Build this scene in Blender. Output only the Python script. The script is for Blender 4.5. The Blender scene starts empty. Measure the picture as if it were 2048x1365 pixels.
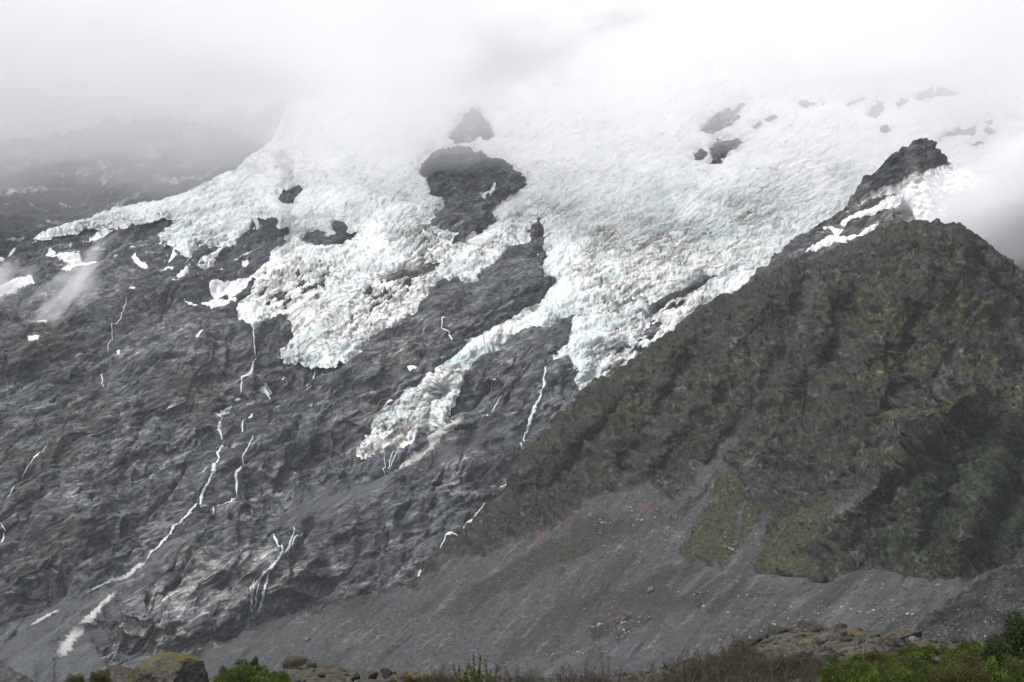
import bpy, math, random, time
import numpy as np
from mathutils import Vector, Matrix
T0 = time.time()
scene = bpy.context.scene
COL = scene.collection

# ------------------------------------------------------------------ camera
PITCH = math.radians(9.0)
FPX = 3988.0                      # focal length in pixels of the 2048 wide photograph
CAMZ = 1.7
cam_data = bpy.data.cameras.new('camera')
cam_data.sensor_width = 36.0
cam_data.lens = 36.0 * FPX / 2048.0
cam_data.clip_start = 0.5
cam_data.clip_end = 60000.0
cam = bpy.data.objects.new('camera', cam_data)
cam.location = (0, 0, CAMZ)
cam.rotation_euler = (math.pi / 2 + PITCH, 0, 0)
COL.objects.link(cam)
scene.camera = cam

# ------------------------------------------------------------------ overcast daylight
SUN_ELEV, SUN_AZ = math.radians(52), math.radians(232)     # behind the camera, a little to the left
world = bpy.data.worlds.new('World')
scene.world = world
world.use_nodes = True
wn = world.node_tree
wn.nodes.clear()
w_out = wn.nodes.new('ShaderNodeOutputWorld')
w_bg = wn.nodes.new('ShaderNodeBackground')
w_sky = wn.nodes.new('ShaderNodeTexSky')
w_sky.sky_type = 'NISHITA'
w_sky.sun_disc = False
w_sky.sun_elevation = SUN_ELEV
w_sky.sun_rotation = SUN_AZ
w_sky.dust_density = 3.0
w_hs = wn.nodes.new('ShaderNodeHueSaturation')             # overcast: the blue is hidden by cloud
w_hs.inputs['Saturation'].default_value = 0.12
wn.links.new(w_sky.outputs[0], w_hs.inputs['Color'])
wn.links.new(w_hs.outputs[0], w_bg.inputs['Color'])
w_bg.inputs['Strength'].default_value = 0.13
wn.links.new(w_bg.outputs[0], w_out.inputs['Surface'])
sun_data = bpy.data.lights.new('sun', 'SUN')
sun_data.energy = 1.5
sun_data.angle = math.radians(14)
sun_data.color = (1.0, 0.98, 0.95)
sun = bpy.data.objects.new('sun', sun_data)
sd = Vector((math.sin(SUN_AZ) * math.cos(SUN_ELEV), math.cos(SUN_AZ) * math.cos(SUN_ELEV), math.sin(SUN_ELEV)))
sun.rotation_euler = sd.to_track_quat('Z', 'Y').to_euler()
COL.objects.link(sun)
scene.view_settings.view_transform = 'Standard'
scene.view_settings.look = 'None'
scene.view_settings.exposure = 0.86
scene.view_settings.gamma = 1.0
scene.view_settings.use_curve_mapping = False
scene.cycles.use_denoising = True
scene.cycles.max_bounces = 56
scene.cycles.volume_bounces = 48
scene.cycles.diffuse_bounces = 3
scene.cycles.volume_step_rate = 1.0
scene.cycles.volume_max_steps = 128

# ------------------------------------------------------------------ numeric helpers
F4 = np.float32
CP, SP = math.cos(PITCH), math.sin(PITCH)
def unproject(u, v, depth):
    """point at a bearing and elevation seen from the viewpoint, `depth` metres up the valley"""
    xc = (u - 1024.0) / FPX
    yc = (682.5 - v) / FPX
    yw = CP - SP * yc
    zw = SP + CP * yc
    s = depth / yw
    return np.stack([xc * s, np.broadcast_to(depth, np.shape(s)) * 1.0, zw * s + CAMZ], -1)
def project(P):
    x, y, z = P[..., 0], P[..., 1], P[..., 2] - CAMZ
    d = y * CP + z * SP
    return 1024 + FPX * x / d, 682.5 - FPX * (z * CP - y * SP) / d

_rg = np.random.default_rng(7)
_ang = _rg.uniform(0, 2 * np.pi, (256, 256)).astype(F4)
_GX, _GY = np.cos(_ang), np.sin(_ang)
_RND = _rg.uniform(0, 1, (4, 256, 256)).astype(F4)
def pnoise(x, y, seed=0):
    x = np.asarray(x, F4) + F4(seed * 17.31); y = np.asarray(y, F4) + F4(seed * 9.77)
    xf = np.floor(x); yf = np.floor(y)
    xi = xf.astype(np.int32); yi = yf.astype(np.int32)
    fx = x - xf; fy = y - yf
    x0 = xi & 255; x1 = (xi + 1) & 255; y0 = yi & 255; y1 = (yi + 1) & 255
    def g(a, b, dx, dy): return _GX[a, b] * dx + _GY[a, b] * dy
    n00 = g(x0, y0, fx, fy); n10 = g(x1, y0, fx - 1, fy)
    n01 = g(x0, y1, fx, fy - 1); n11 = g(x1, y1, fx - 1, fy - 1)
    sx = fx * fx * fx * (fx * (fx * 6 - 15) + 10); sy = fy * fy * fy * (fy * (fy * 6 - 15) + 10)
    a = n00 + sx * (n10 - n00); b = n01 + sx * (n11 - n01)
    return (a + sy * (b - a)) * F4(1.5)
def fbm(x, y, o=4, seed=0, gain=0.5):
    r = 0; a = 1.0; t = 0
    for k in range(o):
        r = r + a * pnoise(x * 2 ** k, y * 2 ** k, seed + k * 3); t += a; a *= gain
    return r / t * 1.3
def ridged(x, y, o=3, seed=0, gain=0.55):
    r = 0; a = 1.0; t = 0
    for k in range(o):
        r = r + a * (1 - np.abs(pnoise(x * 2 ** k, y * 2 ** k, seed + k * 5)) * 1.6); t += a; a *= gain
    return r / t
def worley(x, y, seed=0):
    """distance to nearest and second nearest cell, and a random value of the nearest cell"""
    x = np.asarray(x, F4) + seed * 31; y = np.asarray(y, F4) + seed * 13
    xi = np.floor(x).astype(np.int32); yi = np.floor(y).astype(np.int32)
    f1 = np.full(x.shape, 9, F4); f2 = f1.copy(); idr = np.zeros(x.shape, F4)
    for i in (-1, 0, 1):
        for j in (-1, 0, 1):
            a = (xi + i) & 255; b = (yi + j) & 255
            d = np.hypot(xi + i + _RND[0][a, b] - x, yi + j + _RND[1][a, b] - y)
            closer = d < f1
            f2 = np.where(closer, f1, np.minimum(f2, d))
            idr = np.where(closer, _RND[2][a, b], idr)
            f1 = np.where(closer, d, f1)
    return f1, f2, idr
def sstep(a, b, x):
    t = np.clip((x - a) / (b - a), 0, 1)
    return t * t * (3 - 2 * t)
def sdpoly(pts, u, v, pad=80.0):
    """signed distance to a closed outline, positive inside (clamped to -pad away from it)"""
    p = np.asarray(pts, F4)
    out = np.full(u.shape, -pad, F4)
    m = (u > p[:, 0].min() - pad) & (u < p[:, 0].max() + pad) & (v > p[:, 1].min() - pad) & (v < p[:, 1].max() + pad)
    if not m.any(): return out
    x = u[m].astype(F4); y = v[m].astype(F4)
    d = np.full(x.shape, 1e9, F4); ins = np.zeros(x.shape, bool)
    n = len(p)
    for i in range(n):
        ax, ay = p[i]; bx, by = p[(i + 1) % n]
        ex, ey = bx - ax, by - ay
        t = np.clip(((x - ax) * ex + (y - ay) * ey) / (ex * ex + ey * ey + 1e-9), 0, 1)
        d = np.minimum(d, (x - ax - ex * t) ** 2 + (y - ay - ey * t) ** 2)
        if ay != by:
            c = ((ay > y) != (by > y)) & (x < ex * (y - ay) / (ey) + ax)
            ins ^= c
    d = np.sqrt(d)
    out[m] = np.clip(np.where(ins, d, -d), -pad, 1e9)
    return out
def sdline(pts, u, v, pad=60.0):
    """distance to an open line"""
    p = np.asarray(pts, F4)
    out = np.full(u.shape, pad, F4)
    m = (u > p[:, 0].min() - pad) & (u < p[:, 0].max() + pad) & (v > p[:, 1].min() - pad) & (v < p[:, 1].max() + pad)
    if not m.any(): return out
    x = u[m].astype(F4); y = v[m].astype(F4); d = np.full(x.shape, 1e9, F4)
    for i in range(len(p) - 1):
        ax, ay = p[i]; bx, by = p[i + 1]; ex, ey = bx - ax, by - ay
        t = np.clip(((x - ax) * ex + (y - ay) * ey) / (ex * ex + ey * ey + 1e-9), 0, 1)
        d = np.minimum(d, (x - ax - ex * t) ** 2 + (y - ay - ey * t) ** 2)
    out[m] = np.minimum(np.sqrt(d), pad)
    return out
def blob(u, v, cu, cv, ru, rv, ang=0.0):
    a = math.radians(ang); du = u - cu; dv = v - cv
    x = du * math.cos(a) - dv * math.sin(a); y = du * math.sin(a) + dv * math.cos(a)
    return np.exp(-((x / ru) ** 2 + (y / rv) ** 2))
def smooth_interp(xs, ys, n=2000, w=0.03):
    xs = np.asarray(xs, float); ys = np.asarray(ys, float)
    if xs[0] > xs[-1]: xs, ys = xs[::-1], ys[::-1]
    g = np.linspace(xs[0], xs[-1], n); y = np.interp(g, xs, ys)
    k = max(3, int(n * w)) | 1; ker = np.hanning(k + 2)[1:-1]; ker /= ker.sum()
    yp = np.pad(y, k // 2, mode='reflect', reflect_type='odd')
    y = np.convolve(yp, ker, 'valid')
    return lambda q: np.interp(q, g, y)
def normals(P):
    a = np.gradient(P, axis=1); b = np.gradient(P, axis=0)
    n = np.cross(a, b); n /= np.linalg.norm(n, axis=-1, keepdims=True) + 1e-9
    flip = n[..., 1:2] > 0
    return np.where(flip, -n, n)

# ------------------------------------------------------------------ mesh helpers
def mesh_object(name, verts, faces, mat, attrs=None, smooth=True, parent=None, link=True):
    verts = np.ascontiguousarray(verts, F4).reshape(-1, 3)
    faces = np.ascontiguousarray(faces, np.int32)
    me = bpy.data.meshes.new(name)
    k = faces.shape[1]
    me.vertices.add(len(verts)); me.vertices.foreach_set('co', verts.ravel())
    me.loops.add(faces.size); me.loops.foreach_set('vertex_index', faces.ravel())
    me.polygons.add(len(faces))
    me.polygons.foreach_set('loop_start', np.arange(0, faces.size, k, dtype=np.int32))
    me.update(calc_edges=True)
    if smooth: me.polygons.foreach_set('use_smooth', np.ones(len(faces), bool))
    for an, val in (attrs or {}).items():
        val = np.ascontiguousarray(val, F4)
        if val.ndim == 1:
            at = me.attributes.new(an, 'FLOAT', 'POINT'); at.data.foreach_set('value', val)
        else:
            c = np.ones((len(verts), 4), F4); c[:, :3] = val.reshape(-1, 3)
            at = me.attributes.new(an, 'FLOAT_COLOR', 'POINT'); at.data.foreach_set('color', c.ravel())
    if mat: me.materials.append(mat)
    me.validate()
    o = bpy.data.objects.new(name, me)
    if parent is not None: o.parent = parent
    if link: COL.objects.link(o)
    return o
def grid_faces(nr, nc, keep=None):
    i = np.arange(nr * nc, dtype=np.int32).reshape(nr, nc)
    q = np.stack([i[:-1, :-1], i[:-1, 1:], i[1:, 1:], i[1:, :-1]], -1).reshape(-1, 4)
    if keep is not None:
        kf = (keep[:-1, :-1] | keep[:-1, 1:] | keep[1:, 1:] | keep[1:, :-1]).reshape(-1)
        q = q[kf]
    return q
def compact(V, faces, attrs):
    used = np.zeros(len(V), bool); used[faces.ravel()] = True
    idx = np.cumsum(used) - 1
    return V[used], idx[faces].astype(np.int32), {k: a[used] for k, a in attrs.items()}
def tag(o, label=None, cat=None, group=None, kind=None):
    if label: o['label'] = label
    if cat: o['category'] = cat
    if group: o['group'] = group
    if kind: o['kind'] = kind
    return o
def empty(name, loc=(0, 0, 0)):
    o = bpy.data.objects.new(name, None); o.location = loc; o.empty_display_size = 1
    COL.objects.link(o); return o

class Relief:
    """a lofted hillside: columns by bearing, rows from its foot to its crest, a rounded back behind the crest"""
    def __init__(s, u0, u1, du, vtop, vbot, nr, depth, skirt=7, back=22.0, drop=5.0):
        s.u = np.arange(u0, u1 + du * 0.5, du)
        s.nr, s.nc = nr, len(s.u)
        s.vt = vtop(s.u) * np.ones(s.nc); s.vb = vbot(s.u) * np.ones(s.nc)
        t = np.linspace(0, 1, nr)[:, None]
        s.V = s.vb[None] * (1 - t) + s.vt[None] * t
        s.U = np.broadcast_to(s.u[None], s.V.shape).copy()
        s.B = unproject(s.U, s.V, depth(s.U, s.V))
        s.N = normals(s.B)
        s.X = s.B[..., 0].astype(F4); s.Z = s.B[..., 2].astype(F4)
        s.S = s.Z * F4(1.55)                       # distance up the slope
        s.skirt, s.back, s.drop = skirt, back, drop
    def build(s, disp, name, mat, attrs, keep=None, parent=None):
        s.P = s.B + s.N * disp[..., None]
        V = s.P; A = dict(attrs); K = keep
        if s.skirt:
            rows = []
            for k in range(1, s.skirt + 1):
                r = s.P[-1].copy(); r[:, 1] += s.back * k; r[:, 2] -= s.drop * k * k
                rows.append(r)
            V = np.concatenate([V, np.stack(rows)], 0)
            for a in A: A[a] = np.concatenate([A[a]] + [A[a][-1:]] * s.skirt, 0)
            if K is not None: K = np.concatenate([K] + [K[-1:]] * s.skirt, 0)
        nr, nc = V.shape[:2]
        f = grid_faces(nr, nc, K)
        Vf = V.reshape(-1, 3); A = {a: (x.reshape(-1, 3) if x.ndim == 3 else x.reshape(-1)) for a, x in A.items()}
        if K is not None: Vf, f, A = compact(Vf, f, A)
        return mesh_object(name, Vf, f, mat, A, parent=parent)
    def sample(s, u, v, G=None):
        G = s.P if G is None else G
        u = np.asarray(u, float); v = np.asarray(v, float)
        cx = np.clip((u - s.u[0]) / (s.u[1] - s.u[0]), 0, s.nc - 1.001)
        c0 = cx.astype(int); fx = cx - c0
        vt = s.vt[c0] * (1 - fx) + s.vt[c0 + 1] * fx; vb = s.vb[c0] * (1 - fx) + s.vb[c0 + 1] * fx
        ry = np.clip((v - vb) / (vt - vb) * (s.nr - 1), 0, s.nr - 1.001)
        r0 = ry.astype(int); fy = ry - r0
        fx = fx[..., None]; fy = fy[..., None]
        return (G[r0, c0] * (1 - fx) + G[r0, c0 + 1] * fx) * (1 - fy) + (G[r0 + 1, c0] * (1 - fx) + G[r0 + 1, c0 + 1] * fx) * fy
def mixc(a, b, t):
    return a + (np.asarray(b, F4) - a) * t[..., None]

# ------------------------------------------------------------------ materials
def new_mat(name):
    m = bpy.data.materials.new(name); m.use_nodes = True
    n = m.node_tree; n.nodes.clear()
    out = n.nodes.new('ShaderNodeOutputMaterial'); b = n.nodes.new('ShaderNodeBsdfPrincipled')
    n.links.new(b.outputs[0], out.inputs['Surface'])
    b.inputs['Roughness'].default_value = 0.9
    b.inputs['Specular IOR Level'].default_value = 0.25
    return m, n, b, out
def cover_mat(name, color, scale=0.5, rough=0.6, lo=0.35, hi=0.75, soft=0.25):
    """thin broken cover (spray, silt, crushed ice) that frays at its edges and lets the rock show through"""
    m, n, b, out = new_mat(name); b.inputs['Roughness'].default_value = rough
    at = n.nodes.new('ShaderNodeAttribute'); at.attribute_name = 'cover'
    tc = n.nodes.new('ShaderNodeTexCoord'); nz = n.nodes.new('ShaderNodeTexNoise'); nz.inputs['Scale'].default_value = scale; nz.inputs['Detail'].default_value = 5
    n.links.new(tc.outputs['Object'], nz.inputs['Vector'])
    b.inputs['Base Color'].default_value = (*color, 1)
    ad = n.nodes.new('ShaderNodeMath'); ad.operation = 'MULTIPLY_ADD'; ad.inputs[1].default_value = 0.9; n.links.new(nz.outputs['Fac'], ad.inputs[0]); n.links.new(at.outputs['Fac'], ad.inputs[2])
    mr = n.nodes.new('ShaderNodeMapRange'); mr.inputs['From Min'].default_value = 0.45 + lo; mr.inputs['From Max'].default_value = 0.45 + lo + soft * 2
    n.links.new(ad.outputs[0], mr.inputs['Value'])
    tr = n.nodes.new('ShaderNodeBsdfTransparent'); mx = n.nodes.new('ShaderNodeMixShader')
    n.links.new(mr.outputs[0], mx.inputs[0]); n.links.new(tr.outputs[0], mx.inputs[1]); n.links.new(b.outputs[0], mx.inputs[2]); n.links.new(mx.outputs[0], out.inputs['Surface'])
    return m
def terrain_mat(name, scale, lo=0.72, hi=1.3, bump=0.5, dist=2.0, rough=0.92, scale2=None, color=None, stretch=None, spec=0.2, lines=None, con=0.2):
    """per-place ground colour (attribute) broken up by noise, with fine relief"""
    m, n, b, out = new_mat(name)
    b.inputs['Roughness'].default_value = rough
    b.inputs['Specular IOR Level'].default_value = spec
    if color is None:
        at = n.nodes.new('ShaderNodeAttribute'); at.attribute_name = 'albedo'; csock = at.outputs['Color']
    else:
        rgb = n.nodes.new('ShaderNodeRGB'); rgb.outputs[0].default_value = (*color, 1); csock = rgb.outputs[0]
    tc = n.nodes.new('ShaderNodeTexCoord'); vec = tc.outputs['Object']
    if stretch:
        mp = n.nodes.new('ShaderNodeMapping'); mp.vector_type = 'TEXTURE'; mp.inputs['Rotation'].default_value = stretch[0]; mp.inputs['Scale'].default_value = stretch[1]
        n.links.new(vec, mp.inputs['Vector']); vec = mp.outputs[0]
    nz = n.nodes.new('ShaderNodeTexNoise'); nz.inputs['Scale'].default_value = scale; nz.inputs['Detail'].default_value = 5
    nz.inputs['Roughness'].default_value = 0.65
    n.links.new(vec, nz.inputs['Vector'])
    mr = n.nodes.new('ShaderNodeMapRange'); mr.inputs['From Min'].default_value = 0.5 - con; mr.inputs['From Max'].default_value = 0.5 + con
    mr.inputs['To Min'].default_value = lo; mr.inputs['To Max'].default_value = hi
    n.links.new(nz.outputs['Fac'], mr.inputs['Value'])
    mul = n.nodes.new('ShaderNodeVectorMath'); mul.operation = 'MULTIPLY'
    n.links.new(csock, mul.inputs[0]); n.links.new(mr.outputs[0], mul.inputs[1])
    col_out = mul.outputs[0]
    if lines:
        mp2 = n.nodes.new('ShaderNodeMapping'); mp2.vector_type = 'TEXTURE'; mp2.inputs['Rotation'].default_value = lines[0]; mp2.inputs['Scale'].default_value = lines[1]
        wz = n.nodes.new('ShaderNodeTexNoise'); wz.inputs['Scale'].default_value = 0.03; wz.inputs['Detail'].default_value = 3
        wm = n.nodes.new('ShaderNodeVectorMath'); wm.operation = 'MULTIPLY_ADD'; wm.inputs[1].default_value = (26, 26, 26)
        n.links.new(tc.outputs['Object'], wz.inputs['Vector']); n.links.new(wz.outputs['Color'], wm.inputs[0]); n.links.new(tc.outputs['Object'], wm.inputs[2])
        n.links.new(wm.outputs[0], mp2.inputs['Vector'])
        for (sc_, c0, c1, t0, t1) in lines[2]:
            nl = n.nodes.new('ShaderNodeTexNoise'); nl.inputs['Scale'].default_value = sc_; nl.inputs['Detail'].default_value = 4; nl.inputs['Roughness'].default_value = 0.6
            n.links.new(mp2.outputs[0], nl.inputs['Vector'])
            ml = n.nodes.new('ShaderNodeMapRange'); ml.inputs['From Min'].default_value = c0; ml.inputs['From Max'].default_value = c1
            ml.inputs['To Min'].default_value = t0; ml.inputs['To Max'].default_value = t1
            n.links.new(nl.outputs['Fac'], ml.inputs['Value'])
            m2 = n.nodes.new('ShaderNodeVectorMath'); m2.operation = 'MULTIPLY'
            n.links.new(col_out, m2.inputs[0]); n.links.new(ml.outputs[0], m2.inputs[1]); col_out = m2.outputs[0]
    if color is None:      # fine scree and turf are calmer than crag: less break-up there
        ca = n.nodes.new('ShaderNodeAttribute'); ca.attribute_name = 'calm'
        fl = n.nodes.new('ShaderNodeVectorMath'); fl.operation = 'SCALE'; fl.inputs['Scale'].default_value = 0.5 * (lo + hi)
        n.links.new(csock, fl.inputs[0])
        mxc = n.nodes.new('ShaderNodeMix'); mxc.data_type = 'RGBA'
        n.links.new(ca.outputs['Fac'], mxc.inputs['Factor']); n.links.new(col_out, mxc.inputs['A']); n.links.new(fl.outputs[0], mxc.inputs['B']); col_out = mxc.outputs['Result']
    n.links.new(col_out, b.inputs['Base Color'])
    nz2 = n.nodes.new('ShaderNodeTexNoise'); nz2.inputs['Scale'].default_value = scale2 or scale * 1.7; nz2.inputs['Detail'].default_value = 4
    n.links.new(vec, nz2.inputs['Vector'])
    bp = n.nodes.new('ShaderNodeBump'); bp.inputs['Strength'].default_value = bump; bp.inputs['Distance'].default_value = dist
    n.links.new(nz2.outputs['Fac'], bp.inputs['Height']); n.links.new(bp.outputs[0], b.inputs['Normal'])
    return m
M = {}
TILT = (0, math.radians(-33), 0)
M['rock'] = terrain_mat('mountain_rock', 0.06, 0.38, 0.82, 1.0, 4.0, scale2=0.16, con=0.12, lines=(TILT, (5.0, 2.2, 1.0), [(0.045, 0.40, 0.60, 0.7, 1.35), (0.24, 0.40, 0.60, 0.5, 1.5), (0.13, 0.55, 0.62, 1.0, 2.0), (0.17, 0.38, 0.45, 0.4, 1.0)]))
M['ice'] = terrain_mat('glacier_ice', 0.35, 0.8, 1.1, 0.4, 1.6, rough=0.6, scale2=0.5, spec=0.3, lines=((0, math.radians(-27), 0), (2.5, 1.5, 1.0), [(0.16, 0.36, 0.5, 0.8, 1.0)]))
M['hill'] = terrain_mat('hill_cover', 0.16, 0.17, 0.56, 1.0, 3.0, con=0.12, lines=((0, math.radians(60), 0), (2.0, 2.0, 1.0), [(0.25, 0.40, 0.60, 0.45, 1.55), (0.12, 0.58, 0.65, 1.0, 2.4)]))
M['scree'] = terrain_mat('moraine_gravel', 0.4, 0.28, 0.58, 0.9, 1.5, con=0.13, lines=(TILT, (8.0, 3.0, 1.0), [(0.14, 0.42, 0.58, 0.65, 1.35)]))
M['firn'] = terrain_mat('glacier_firn', 0.03, 0.93, 1.03, 0.15, 2.0, rough=0.7, scale2=0.06, con=0.15)
M['snow'] = terrain_mat('old_snow', 0.12, 0.6, 1.0, 0.6, 1.5, rough=0.7, color=(0.78, 0.79, 0.8), con=0.14)
M['water'] = cover_mat('white_water', (0.56, 0.585, 0.6), 0.3, 0.4, 0.1, soft=0.3)
M['silt'] = cover_mat('pale_silt', (0.36, 0.355, 0.345), 0.12, 0.9, 0.1, soft=0.3)
M['debris'] = cover_mat('crushed_ice', (0.34, 0.33, 0.315), 0.14, 0.9, 0.08, soft=0.3)

# ================================================================== THE SETTING
# valley floor reaching the horizon
R_ = 30000.0
g = mesh_object('ground', [(-R_, -8000, -32), (R_, -8000, -32), (R_, R_, -32), (-R_, R_, -32)], [(0, 1, 2, 3)],
                terrain_mat('valley_gravel', 0.3, 0.7, 1.3, color=(0.11, 0.108, 0.105)))
tag(g, 'grey valley floor hidden behind the moraine', kind='structure')

# ---- outlines of the ice, surveyed as bearings / elevations and laid onto the mountainside
GLACIER_EDGE = [(68,470),(111,463),(164,448),(197,446),(230,448),(263,438),(287,436),(324,430),(359,432),(349,454),(324,467),(316,485),(341,483),
 (361,495),(373,504),(390,491),(406,483),(427,491),(439,491),(472,483),(488,463),(497,446),(513,434),(529,422),(546,426),(566,438),(558,458),(574,483),
 (566,495),(537,508),(545,516),(529,528),(517,540),(505,582),(472,606),(468,618),(480,639),(505,653),(521,645),(546,631),(574,629),(587,647),(591,664),(574,688),
 (564,705),(591,721),(651,723),(672,717),(696,709),(737,676),(770,657),(811,639),(832,623),(850,598),(860,573),(881,557),(914,553),(938,563),(955,553),
 (971,536),(1004,512),(1012,495),(1041,479),(1055,471),(1065,450),(1080,438),(1088,467),(1098,487),(1094,504),(1084,528),(1090,549),(1113,553),(1102,577),
 (1074,610),(1033,629),(983,655),(934,684),(923,698),(910,715),(882,727),(857,752),(828,772),(795,793),(771,817),(750,846),(742,871),(722,887),(709,904),
 (746,902),(771,895),(795,883),(828,873),(857,863),(873,856),(888,834),(902,805),(914,781),(931,748),(951,719),(984,692),(1013,670),(1046,653),(1095,643),
 (1128,629),(1148,625),(1146,641),(1140,674),(1122,700),(1105,713),(1128,712),(1144,723),(1156,744),(1156,768),(1165,780),(1189,764),(1200,754),(1260,735),(1300,710),
 (1400,640),(1500,600),(1560,560),(1700,470),(1860,380),(2048,380),(2360,380),(2360,-200),(420,-200),(420,300),(60,440)]
ISLANDS = [
 [(553,393),(561,372),(602,362),(604,376),(585,401),(565,403)],
 [(604,479),(614,465),(635,460),(659,463),(672,442),(688,442),(700,456),(717,456),(713,471),(680,487),(659,490),(626,487)],
 [(897,274),(914,247),(932,226),(944,212),(955,222),(975,249),(985,274),(975,280),(959,270),(938,282),(914,284)],
 [(840,323),(864,298),(897,298),(938,292),(955,307),(996,319),(1024,335),(1051,352),(1053,368),(1033,381),(1020,397),(996,405),(983,422),(992,442),(975,459),
  (942,479),(905,495),(897,483),(910,459),(877,454),(860,438),(885,417),(889,393),(860,389),(860,360),(840,348)],
 [(1052,474),(1064,450),(1079,432),(1086,452),(1093,474)],
 [(766,551),(803,536),(844,524),(885,512),(893,516),(860,541),(836,549),(799,557),(774,555)],
 [(1422,327),(1422,294),(1434,270),(1455,278),(1475,270),(1498,278),(1475,294),(1459,298),(1442,327)],
 [(1389,311),(1401,298),(1413,305),(1410,317),(1395,319)],
 [(1400,262),(1420,240),(1446,225),(1483,200),(1500,198),(1475,232),(1450,250),(1425,270)],
 [(1738,224),(1754,191),(1775,200),(1768,215),(1750,232)],
 [(1590,207),(1611,197),(1648,203),(1611,213)],
 [(1690,205),(1725,190),(1735,196),(1700,210)],[(1785,205),(1805,190),(1818,200),(1800,212)],
 [(1820,195),(1860,180),(1915,178),(1920,186),(1870,192),(1840,202)],
 [(1877,281),(1902,265),(1939,246),(1955,253),(1949,267),(1914,269),(1890,273)],
 [(1762,259),(1771,252),(1780,258),(1769,264)],[(1966,259),(1976,254),(1990,261),(1980,267)],
 [(1937,288),(1959,275),(1980,281),(1955,293)],[(1969,240),(1978,235),(1987,239),(1978,243)],[(2012,229),(2022,226),(2028,231),(2018,233)],
 [(1530,235),(1552,228),(1560,234),(1538,244)],[(1500,248),(1520,240),(1525,248),(1508,256)],
 [(1291,627),(1307,606),(1360,577),(1397,553),(1434,541),(1430,549),(1381,582),(1344,598),(1319,614),(1299,631)],
 [(1280,665),(1300,640),(1330,632),(1320,655),(1300,675)],
]
BUTTRESS = [(860,575),(881,559),(914,555),(938,565),(971,538),(1012,497),(1055,473),(1080,440),(1098,487),(1086,528),(1113,553),(1070,612),(983,655),(930,684),(860,690),(820,640)]
KNOLL = [(190,1265),(215,1190),(330,1100),(420,1065),(500,1055),(590,1075),(640,1110),(640,1170),(560,1230),(430,1292),(330,1305),(220,1300)]
_mdepth = smooth_interp([1460,1400,1330,1100,900,700,590,480,300,0,-120], [2380,2450,2520,2720,2900,3110,3310,3560,3950,4600,4900], w=0.05)
HORN_P = [(1056,472),(1066,450),(1080,437),(1090,470)]
def mountain_depth(u, v):
    d = _mdepth(v) + 60 * np.sin(u / 330.0 + 1.0) * sstep(1350, 900, v) + 0.06 * (u - 1024)
    d = d - 75 * fbm(u / 330, v / 190, 4, 4) - 26 * ridged((u + v * 0.75) / 130 + 0.5 * fbm(u / 120, v / 120, 2, 15), (v - u * 0.6) / 520, 3, 16) * sstep(560, 760, v)
    for i, isl in enumerate(ISLANDS):
        d = d - (16 if i != 3 else 34) * sstep(-4, 22, sdpoly(isl, u, v, 40))
    d = d - 60 * sstep(-8, 45, sdpoly(BUTTRESS, u, v)) - 34 * sstep(0, 16, sdpoly(HORN_P, u, v, 30))
    return d - 85 * sstep(-30, 85, sdpoly(KNOLL, u + 14 * fbm(u / 50, v / 50, 3, 5), v, 100))
mt_top = smooth_interp([-320,0,40,80,160,250,340,400,470,500,545,562,590,625,2380],[578,500,483,466,440,418,402,375,345,320,285,250,140,100,90], n=4000, w=0.004)
mtn = Relief(-300, 2360, 2.2, mt_top, lambda u: np.interp(u, [-300, 600, 1000, 1300, 1500, 2400], [1420, 1420, 1300, 900, 760, 640]), 600, mountain_depth)

def strata(rel, ang=33.0):
    a = math.radians(ang)
    w = 30 * fbm(rel.X / 240, rel.S / 240, 3, 41)
    al = rel.X * math.cos(a) + rel.S * math.sin(a) * 0.8
    ac = -rel.X * math.sin(a) + rel.S * math.cos(a) * 0.8 + w
    return al.astype(F4), ac.astype(F4)
def ice_mask(U, V):
    wu = U + 9 * fbm(U / 34, V / 30, 3, 11); wv = V + 8 * fbm(U / 34, V / 30, 3, 12)
    wu = wu + 5 * fbm(U / 8, V / 7, 2, 13)
    s = sdpoly(GLACIER_EDGE, wu, wv + 4 * fbm(U / 8, V / 7, 2, 14))
    for isl in ISLANDS: s = np.minimum(s, -3 - sdpoly(isl, U + 5 * fbm(U / 16, V / 12, 3, 21), V + 5 * fbm(U / 16, V / 12, 3, 22)))
    # ice worn so thin that the rock comes through in slanting rags
    zone = 0.62*blob(U,V,635,560,60,36,20) + 0.7*blob(U,V,775,578,75,34,30) + 0.66*blob(U,V,862,480,40,70) + 0.55*blob(U,V,700,660,70,22,35) + 0.66*blob(U,V,1320,625,80,36,30) + 0.6*blob(U,V,790,850,55,45,40) \
         + 0.6*blob(U,V,540,590,50,50) + 0.6*blob(U,V,1265,715,60,40,20) + 0.5*blob(U,V,430,480,60,24) + 0.5*blob(U,V,1000,490,60,24,35) + 0.5*blob(U,V,560,470,30,30)
    s = np.minimum(s, 34 * (0.74 - np.clip(zone, 0, 0.72) - fbm((U * 0.87 - V * 0.5) / 26, (U * 0.5 + V * 0.87) / 8, 4, 23, 0.6)))
    return s
ice_s = ice_mask(mtn.U, mtn.V)
al, ac = strata(mtn)
U, V = mtn.U, mtn.V
rockw = 1 - sstep(-8, 4, ice_s)
knoll = sstep(0, 60, sdpoly(KNOLL, U + 14 * fbm(U / 50, V / 50, 3, 5), V, 100))
butt = sstep(-5, 40, sdpoly(BUTTRESS, U, V))
scree_left = sstep(-15, 25, sdpoly([(-300,1330),(0,1240),(150,1190),(250,1150),(340,1085),(345,1100),(230,1190),(200,1270),(210,1330),(430,1300),(430,1460),(-300,1460)], U + 12*fbm(U/60,V/60,3,8), V, 60))
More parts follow.
